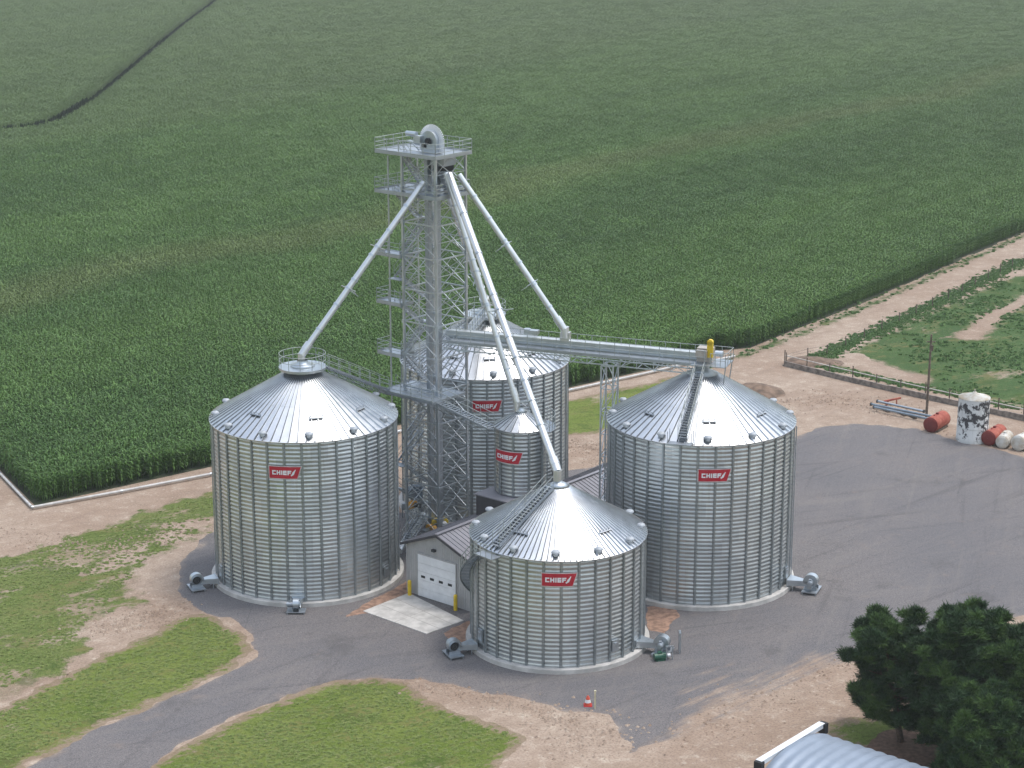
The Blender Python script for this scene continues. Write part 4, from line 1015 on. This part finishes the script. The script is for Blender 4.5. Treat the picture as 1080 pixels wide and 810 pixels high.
# ------------------------------------------------------------ machinery by the tower foot
def drive(loc, rz, mat, label, s=1.0):
    t = tag(empty('conveyor_drive', loc, rz), label, 'machine', 'drive units at the tower foot'); t.scale = (s, s, s)
    b = MB(); b.box((0, 0, 1.5), (1.2, .5, .7)); b.tube((-.35, .27, 1.5), (-.35, -.27, 1.5), .42, n=18); b.tube((.35, .27, 1.5), (.35, -.27, 1.5), .42, n=18); b.build('guard', M[mat], t)
    b = MB(); b.tube((.25, -.3, 1.5), (.25, -1.0, 1.5), .26, n=16); b.build('motor', M['white' if mat == 'yellow' else 'rubber'], t)
    b = MB(); b.box((0, .6, 1.2), (.7, 1.0, .7)); 
    for x in (-.45, .45):
        for y in (-.3, .9): b.box((x, y, .55), (.09, .09, 1.1))
    b.build('stand', M['galvd'], t); return t
drive(ZY(464, 549, 167.4)-Vector((0, 0, 1.7)), .3, 'yellow', 'yellow drive unit with a white motor at the tower foot beside the shed roof')
drive(ZY(455, 553, 166.2)-Vector((0, 0, 1.6)), 2.2, 'orange', 'small dull orange drive unit low at the tower foot', .8)
drive(ZY(434, 528, 168.5)-Vector((0, 0, 1.6)), 1.0, 'orange', 'orange brown drive unit left of the tower foot under the blue grey box', .8)
p = ZY(437, 519, 169.5)
t = tag(empty('control_cabinet', (p.x, p.y, 0)), 'blue grey machine box high on posts at the tower foot', 'machine box')
b = MB(); b.box((0, 0, p.z), (1.5, 1.0, .8)); b.box((.2, .0, p.z+.5), (.9, .7, .25)); b.build('box', M['blue'], t)
for x in (-.6, .6):
    for y in (-.4, .4): b = MB(); b.box((x, y, (p.z-.4)/2), (.1, .1, p.z-.4)); b.build('post', M['galvd'], t)
p = ZY(463, 523, 167)
t = tag(empty('transfer_conveyor', (0, 0, 0)), 'grey conveyor tube leaving the tower foot towards the leftmost bin', 'conveyor')
q = Vector((B1[0]+R1-.1, B1[1]+2.4, 1.0)); b = MB(); b.tube(TW3(-.3, 1.4, 2.2), q, .32, n=16); b.build('tube', M['galv'], t)
for u in (.25, .6): c = TW3(-.3, 1.4, 2.2).lerp(q, u); b = MB(); b.bar((c.x-.3, c.y, 0), (c.x, c.y, c.z-.3), .08); b.bar((c.x+.3, c.y, 0), (c.x, c.y, c.z-.3), .08); b.build('trestle', M['galvd'], t)
t = tag(empty('ground_stair', (0, 0, 0)), 'steel stair rising to the tower foot behind the left shed corner', 'stair')
stair(ZY(429, 572, 163.2), ZY(447, 548, 166.5)+Vector((0, 0, .3)), .9, t, 'flight'); 
# ------------------------------------------------------------ hydrant and post
p = G3(620, 744); t = tag(empty('traffic_cone', p), 'small red and white banded cone on the dirt edge left of a pale marker post', 'traffic cone')
b = MB(); b.lathe([(.34, .05), (.27, .32)], 18); b.lathe([(.20, .60), (.14, .84), (.08, .86), (.08, .95), (.01, .96)], 18); b.m = 1; b.lathe([(.27, .32), (.20, .60)], 18); b.build('cone', [simple('orange_red_plastic', (.55, .07, .03), .5), M['white']], t)
b = MB(); b.box((0, 0, .03), (.75, .75, .06)); b.build('base', M['red'], t); t.scale = (.8, .8, .8)
tag((lambda b: (b.box((0, 0, .65), (.12, .12, 1.3)), b.box((0, 0, 1.33), (.15, .15, .08)), b.build('marker_post', simple('pale_yellow_post', (.62, .56, .38), .6), None, G3(627.5, 747)))[-1])(MB()), 'pale yellow marker post standing right of the red and white cone', 'post')
# ------------------------------------------------------------ tanks, pipes, pole
def tank(px, py, r, L, ang, label, body, end, name='storage_tank', roll=False):
    p = G3(px, py); t = tag(empty(name, p, ang), label, 'tank', 'old tanks lying beside the gravel yard')
    b = MB(); prof = [(0, r), (L, r)]; b.tube((0, 0, r), (0, L, r), r, n=32, cap=False)
    for y in (.05, L*.33, L*.66, L-.05): b.tube((0, y-.03, r), (0, y+.03, r), r+.02, n=32, cap=False)
    b.build('shell', M[body], t)
    for y, s in ((0, -1), (L, 1)):
        b = MB(); n = 28
        rings = [(r, 0), (r*.8, .10*s), (r*.45, .17*s), (.01, .20*s)]
        for (ra, ya), (rb, yb) in zip(rings[:-1], rings[1:]): b.tube((0, y+ya, r), (0, y+yb, r), ra, rb, n, False)
        b.build('end_cap', M[end], t)
    b = MB(); b.tube((0, L*.5, 2*r-.03), (0, L*.5, 2*r+.16), .16, n=14); b.tube((.0, L*.25, 2*r-.03), (0, L*.25, 2*r+.1), .06, n=8); b.build('filler_cap', M[end], t)
    for s in (-1, 1): b = MB(); b.box((s*r*.75, L/2, .12), (.2, L*.8, .24)); b.build('chock', M['wood'], t)
    return t
tank(981, 456, .80, 3.2, -.62, 'faded red tank lying on its side left of the standing white tank', 'rustred', 'rustend')
tank(1042, 470, .78, 3.0, -.62, 'faded red tank lying right of the standing white tank', 'rustred', 'rustend')
tank(1056.5, 473, .66, 2.3, -.45, 'dirty white tank lying between a red tank and another white tank', 'tankwhite', 'tankwhite')
tank(1073, 475.5, .80, 3.0, -.75, 'rightmost white tank lying at the edge of the photo', 'tankwhite', 'tankwhite')
p = G3(1025, 464); t = tag(empty('standing_tank', p), 'upright white cylinder tank with peeling black patches and a shallow cone top', 'tank')
b = MB(); b.lathe([(1.62, 0), (1.62, .6), (1.60, .62), (1.58, 4.6)], 48, cap0=True)
for z in (1.5, 3.0): b.lathe([(1.62, z-.04), (1.62, z+.04)], 48)
b.build('shell', M['peel'], t)
b = MB(); b.lathe([(1.61, 4.52), (1.60, 4.62), (.25, 4.95), (.22, 5.1), (.01, 5.12)], 40); b.tube((0, 0, 5.1), (0, 0, 5.4), .07, n=8); b.build('cone_top', M['tankwhite'], t)
b = MB()
for s in (-.2, .2): b.tube((1.0+s, -1.40, .2), (1.0+s, -1.40, 4.6), .025, n=6)
for k in range(14): b.tube((.8, -1.40, .4+k*.31), (1.2, -1.40, .4+k*.31), .018, n=6)
b.build('ladder', M['rubber'], t)
p = G3(977, 440); t = tag(empty('utility_pole', p), 'bare wooden utility pole behind the left red tank', 'pole')
b = MB(); b.tube((0, 0, 0), (.05, 0, 9.1), .15, .10, 12); b.build('pole_shaft', M['wood'], t); b = MB(); b.box((0.05, 0, 8.3), (.9, .1, .1)); b.box((.18, 0, 7.6), (.25, .22, .6)); b.build('bracket', M['wood'], t)
pa = [(918, 426, 1002, 443), (921, 429, 990, 444), (925, 423, 975, 434)]
labs = ['longest blue grey steel pipe lying on timbers left of the red tank', 'blue grey pipe lying nearest the gravel left of the red tank', 'shorter grey pipe lying at the back of the pipe row']
for i, (x0, y0, x1, y1) in enumerate(pa):
    a = G3(x0, y0, .45); c = G3(x1, y1, .45); t = tag(empty('steel_pipe', (a+c)/2), labs[i], 'pipe', 'steel pipes on timbers by the pasture'); m = (a+c)/2
    b = MB(); b.tube(a-m, c-m, .13, n=12, cap=False); b.build('pipe_barrel', M['blue'] if i != 2 else M['galvd'], t)
    for u in (0.01, .99): q = (a-m).lerp(c-m, u); dd = (c-a).normalized(); b = MB(); b.tube(q-dd*.06, q+dd*.06, .19, n=14); b.build('flange', M['rubber'], t)
for i, (px, py, lb) in enumerate(((932, 432, 'dark timber under the left end of the pipes'), (949, 436, 'dark timber under the middle of the pipes'), (960, 439, 'dark timber under the pipes nearest the utility pole'))):
    b = MB(); b.box((0, 0, .13), (.3, 2.4, .26)); b.box((.35, .5, .1), (.25, 1.2, .2)); tag(b.build('timber', M['strap'], None, G3(px, py), .3), lb, 'timber', 'timbers under the steel pipes')
b = MB(); b.bar((0, 0, .5), (1.9, .5, .75), .18); b.bar((.3, 0, 0), (.5, .1, .6), .12); b.bar((1.5, .4, 0), (1.4, .35, .7), .12); tag(b.build('scrap_frame', M['rustred'], None, G3(932, 428)), 'small rusty red steel frame lying across the pipes', 'scrap')
# ------------------------------------------------------------ feed bunk and fences
bk = [G3(827, 386), G3(899, 403.5), G3(976, 421), G3(1080, 444), G3(1300, 490)]
t = tag(empty('feed_bunk', bk[0]), 'long low weathered feed bunk wall along the pasture edge with a pale top rail', 'feed bunk')
b = MB()
for a, c in zip(bk[:-1], bk[1:]):
    n = max(1, int((c-a).length/2.4))
    for i in range(n):
        p, q = a.lerp(c, i/n)-bk[0], a.lerp(c, (i+.985)/n)-bk[0]; h = .62+random.uniform(-.04, .04)
        b.bar(p+Vector((0, 0, h/2)), q+Vector((0, 0, h/2)), .16, h); b.bar(p+Vector((.15, .75, .2)), q+Vector((.15, .75, .2)), .12, .4); b.bar(p+Vector((.05, .38, .06)), q+Vector((.05, .38, .06)), .7, .1)
b.build('trough_wall', simple('weathered_grey_boards', (.22, .19, .165), .9, 0, .3, 2), t)
b = MB(); k = 0
for a, c in zip(bk[:-1], bk[1:]): b.tube(a-bk[0]+Vector((.2, 1.1, 1.0)), c-bk[0]+Vector((.2, 1.1, 1.0)), .06, n=6)
b.build('top_rail', simple('pale_rail', (.55, .50, .45), .7), t)
L = 0
for a, c in zip(bk[:-1], bk[1:]):
    n = max(1, int((c-a).length/2.6))
    for i in range(n): p = a.lerp(c, i/n)-bk[0]+Vector((.2, 1.1, 0)); b = MB(); b.tube(p, p+Vector((0, 0, 1.35+.3*(i % 3 == 0))), .07, n=7); b.build('post', M['wood'], t)
def fence(pts, label, step, h=1.35, name='wire_fence'):
    P = [G3(*p) for p in pts]; t = tag(empty(name, P[0]), label, 'fence'); prev = None
    for a, c in zip(P[:-1], P[1:]):
        n = max(1, int((c-a).length/step))
        for i in range(n+1):
            p = a.lerp(c, i/n)-P[0]; hh = h*random.uniform(.88, 1.12)
            if i < n or c is P[-1]: b = MB(); b.tube(p, p+Vector((random.uniform(-.05, .05), 0, hh)), .075, .06, n=7); b.build('post', M['wood'], t)
    w = MB()
    for z in (.45, .85, 1.15):
        for a, c in zip(P[:-1], P[1:]): w.tube(a-P[0]+Vector((0, 0, z)), c-P[0]+Vector((0, 0, z)), .012, n=4)
    w.build('wires', M['rubber'], t)
fence([(829, 384), (852, 378), (872, 374), (930, 348), (1000, 316), (1042, 294), (1080, 276), (1180, 226)], 'post and wire fence between the dirt track and the pasture', 4.6)
# white irrigation pipe along the field
def gpipe(pts, label):
    P = [G3(*p, .25) for p in pts]; t = tag(empty('irrigation_pipe', P[0]), label, 'pipe', 'white irrigation pipe laid along the corn edge'); b = MB()
    b.path([p-P[0] for p in P], .13, 10); b.build('pipe_run', simple('weathered_white_pipe', (.55, .54, .52), .6), t)
    for a, c in zip(P[:-1], P[1:]):
        n = max(1, int((c-a).length/6)); 
        for i in range(n): q = a.lerp(c, i/n)-P[0]; dd = (c-a).normalized(); g = MB(); g.tube(q-dd*.09, q+dd*.09, .16, n=10); g.build('coupling', M['galv'], t)
gpipe([(-60, 432), (0, 499), (33, 534)], 'white pipe along the left short side of the corn, at the left photo edge')
gpipe([(34, 535), (128, 518), (222, 500), (420, 455), (602, 411), (690, 391.5), (727, 382.5)], 'long white pipe along the near edge of the corn behind the bins')
gpipe([(753, 380), (775, 375.5)], 'short white pipe piece beyond the right-hand bin peak')
# ------------------------------------------------------------ arched building at the bottom
e0 = Vector((*G(801, 804, 3.95), 0)); e1 = Vector((*G(869.5, 762.5, 3.95), 0)); bw_ = (e1-e0).length; sd_ = (e1-e0).normalized(); ctr = (e0+e1)/2; qa = math.atan2(-sd_.x, sd_.y)
QR, QH = 4.9, 3.98
Qb = tag(empty('arched_shed', ctr, qa), 'arched metal shed with blue grey ribbed roof and white end beam at the bottom edge', 'shed')
LQ = 26; n = 40
arc = [(QR*math.copysign(abs(math.cos(PI*i/n))**.8, math.cos(PI*i/n)), QH*abs(math.sin(PI*i/n))**.7) for i in range(n+1)]
b = MB(); nx = int(LQ/.8)*6; vs = []
for j in range(nx+1):
    x = .12+LQ*j/nx; k = 1+.012*(1-math.cos(2*PI*j/6))
    for y, z in arc: vs.append((x, y*k, z*k))
b.add(vs, [(j*(n+1)+i, (j+1)*(n+1)+i, (j+1)*(n+1)+i+1, j*(n+1)+i+1) for j in range(nx) for i in range(n)], True); b.build('roof', M['quon'], Qb)
b = MB(); b.add([(.2, y*.99, z*.99) for y, z in arc], [tuple(range(n, -1, -1))]); b.add([(LQ, y*.99, z*.99) for y, z in arc], [tuple(range(n+1))]); b.build('end_wall', M['blue'], Qb)
b = MB(); b.box((-.12, 0, 3.82), (.38, bw_-.3, .30)); b.box((-.12, 0, 3.985), (.46, bw_-.2, .03)); b.build('end_beam', M['white'], Qb)
for s_e in (-1, 1): b = MB(); b.box((-.05, s_e*(bw_/2-.05), 3.62), (.55, .38, .72)); b.build('beam_end', M['dark'], Qb)
# ------------------------------------------------------------ pines
def tuft_mesh(r, mat, n=28):
    b = MB()
    for k in range(n):
        a = r.uniform(0, 2*PI); e = r.uniform(-.25, 1.2); L = r.uniform(.20, .42); d = Vector((math.cos(a)*math.cos(e), math.sin(a)*math.cos(e), math.sin(e)))
        s = d.cross(Vector((r.uniform(-1, 1), r.uniform(-1, 1), r.uniform(-1, 1)))).normalized()*.026; o = d*.03+Vector((r.uniform(-.1, .1), r.uniform(-.1, .1), r.uniform(-.05, .05)))
        b.add([o-s, o+s, o+d*L+s*.3, o+d*L-s*.3], [(0, 1, 2, 3)])
    return [v for v in b.v], b.f
TUF = [tuft_mesh(R_, None) for _ in range(8)]
def pine(name, base, H, W, seed, label, lean=(0, 0), mats=('needle', 'needle2'), dens=1.0, low=.12, ragged=.3):
    r = random.Random(seed); t = tag(empty(name, base), label, 'tree', 'pines at the lower right corner')
    b = MB(); top = Vector((lean[0], lean[1], H*.93)); pts = [Vector((0, 0, 0)).lerp(top, u)+Vector((r.uniform(-.12, .12), r.uniform(-.12, .12), 0))*u for u in (0, .2, .4, .6, .8, 1)]
    rad = [.26, .21, .17, .12, .08, .03]
    for i in range(5): b.tube(pts[i], pts[i+1], rad[i], rad[i+1], 10)
    cl = []; nl = int(34*dens)
    for k in range(nl):
        u = low+(1-low)*(k+.5)/nl; az = k*2.4+r.uniform(-.4, .4)
        base_ = Vector((0, 0, 0)).lerp(top, u*.95); env = W*math.sqrt(max(.03, 1-((u-.42)/.62)**2)); Lb = env*r.uniform(1-ragged, 1.08)
        el = .12+.5*u+r.uniform(-.1, .15); d = Vector((math.cos(az)*math.cos(el), math.sin(az)*math.cos(el), math.sin(el)))
        tip = base_+d*Lb; mid = base_.lerp(tip, .5)-Vector((0, 0, .08*Lb)); b.tube(base_, mid, .06*(1.2-u), .04, 6, False); b.tube(mid, tip, .04, .015, 6, False)
        cl.append((tip, r.uniform(.34, .55)))
        m = int(6+Lb*3.6)
        for q in range(m):
            v = r.uniform(.35, 1.0); side = Vector((-d.y, d.x, 0)).normalized(); c = base_.lerp(tip, v)+side*r.uniform(-1, 1)*(.35+.35*(1-v)*Lb)+Vector((0, 0, r.uniform(-.35, .5)))
            b.tube(base_.lerp(tip, max(.2, v-.2)), c, .02, .01, 4, False); cl.append((c, r.uniform(.22, .44)))
    cl.append((Vector((lean[0], lean[1], H*.95)), .6))
    b.build('trunk', M['bark'], t)
    vs, fs, mi = [], [], []
    TV = [np.array(a) for a, f in TUF]; TF = [np.array(f) for a, f in TUF]; off = 0
    for c, rad_ in cl:
        light = r.random() < .38; nt = int(15*(rad_/.45)**2)+3
        for q in range(nt):
            a = r.uniform(0, 2*PI); e = r.uniform(-.45, 1.3); R = rad_*r.uniform(.45, 1.0); p = c+Vector((math.cos(a)*math.cos(e), math.sin(a)*math.cos(e), math.sin(e)*.62))*R*1.12
            k = r.randrange(8); s = r.uniform(.8, 1.35); ca_, sa_ = math.cos(a), math.sin(a)
            v = TV[k]*s; v = np.stack([v[:, 0]*ca_-v[:, 1]*sa_, v[:, 0]*sa_+v[:, 1]*ca_, v[:, 2]], 1)+np.array(p)
            vs.append(v); fs.append(TF[k]+off); off += len(v); mi.append(np.full(len(TF[k]), int(light)))
    V = np.concatenate(vs); F_ = np.concatenate(fs); me = bpy.data.meshes.new('crown')
    me.vertices.add(len(V)); me.vertices.foreach_set('co', V.astype(np.float32).ravel()); me.loops.add(F_.size); me.loops.foreach_set('vertex_index', F_.astype(np.int32).ravel())
    me.polygons.add(len(F_)); me.polygons.foreach_set('loop_start', np.arange(0, F_.size, 4, dtype=np.int32)); me.materials.append(M[mats[0]]); me.materials.append(M[mats[1]])
    me.polygons.foreach_set('material_index', np.concatenate(mi).astype(np.int32)); me.update(calc_edges=True); me.validate()
    obj('crown', me, t); return t
pine('pine_tree', G3(950, 782), 8.8, 4.3, 5, 'smaller open pine on the left, its ragged branches over the gravel', (-1.5, 1.0), ragged=.6, dens=1.0, low=.14)
pine('pine_tree', G3(1018, 800), 10.6, 4.0, 8, 'tallest dense rounded pine in the middle of the group', (0, .3), dens=2.1, ragged=.2, low=.06)
pine('pine_tree', G3(1074, 815), 9.7, 3.7, 12, 'dense lighter green pine at the right photo edge', (.3, .6), mats=('needle2', 'needle'), dens=1.9, ragged=.2, low=.06)
pine('pine_tree', G3(1035, 840), 7.2, 3.0, 15, 'low pine in front at the bottom right corner', (.2, .2), dens=1.4, ragged=.2, low=.05)
sheet('grass_verge', [GP([(862, 768), (900, 758), (960, 755), (1000, 770), (960, 790), (900, 790)])], .008, M['lawn'], .3, .7, .7, seed=31)
lit = simple('needle_litter', (.15, .085, .055), .95, 0, .25, 3, True, .5)
sheet('needle_litter', [GP([(905, 788), (940, 768), (985, 762), (1040, 770), (1100, 790), (1120, 860), (1000, 850), (940, 815)])], .012, lit, .3, .8, .7, seed=32)
# ------------------------------------------------------------ haze, world, light, camera
hz_ = MB(); hz_.box((0, 915, 31), (2100, 2100, 64.2))
hm = bpy.data.materials.new('haze_air'); hm.use_nodes = True; ht_ = hm.node_tree; ht_.nodes.clear(); ou = ht_.nodes.new('ShaderNodeOutputMaterial'); pv = ht_.nodes.new('ShaderNodeVolumePrincipled')
pv.inputs['Color'].default_value = (.92, .95, .94, 1); pv.inputs['Density'].default_value = .00019; pv.inputs['Anisotropy'].default_value = .2
ht_.links.new(pv.outputs[0], ou.inputs['Volume'])
HZ = hz_.build('haze', hm); tag(HZ, kind='stuff')
sun_dir = Vector((.30, .10, .93)).normalized()
W = bpy.data.worlds.new('World'); S.world = W; W.use_nodes = True; wn = W.node_tree; bg = wn.nodes['Background']
sk = wn.nodes.new('ShaderNodeTexSky'); sk.sky_type = 'NISHITA'; sk.sun_disc = False
sk.sun_elevation = math.asin(sun_dir.z); sk.sun_rotation = math.atan2(sun_dir.x, sun_dir.y); sk.air_density = 1.6; sk.dust_density = 4.0; sk.ozone_density = 1.0; sk.altitude = 600
hs = wn.nodes.new('ShaderNodeHueSaturation'); hs.inputs['Saturation'].default_value = .62; wn.links.new(sk.outputs[0], hs.inputs['Color']); wn.links.new(hs.outputs[0], bg.inputs[0]); bg.inputs[1].default_value = .15
sl_ = bpy.data.lights.new('Sun', 'SUN'); sl_.energy = .95; sl_.angle = math.radians(12); sl_.color = (1, .96, .9)
so = bpy.data.objects.new('Sun', sl_); COL.objects.link(so); so.rotation_euler = sun_dir.to_track_quat('Z', 'Y').to_euler()
cam = bpy.data.cameras.new('Camera'); co = bpy.data.objects.new('Camera', cam); COL.objects.link(co); S.camera = co
co.location = (0, 0, HC); co.rotation_euler = (PI/2-PITCH, 0, 0); cam.sensor_width = 36; cam.lens = 36*FPX/1080; cam.clip_end = 4000; cam.clip_start = 1
S.view_settings.view_transform = 'Standard'; S.view_settings.look = 'None'; S.view_settings.exposure = 0.76; S.view_settings.gamma = 1
S.cycles.max_bounces = 5; S.cycles.diffuse_bounces = 2; S.cycles.glossy_bounces = 3; S.cycles.volume_bounces = 0; S.cycles.transparent_max_bounces = 4
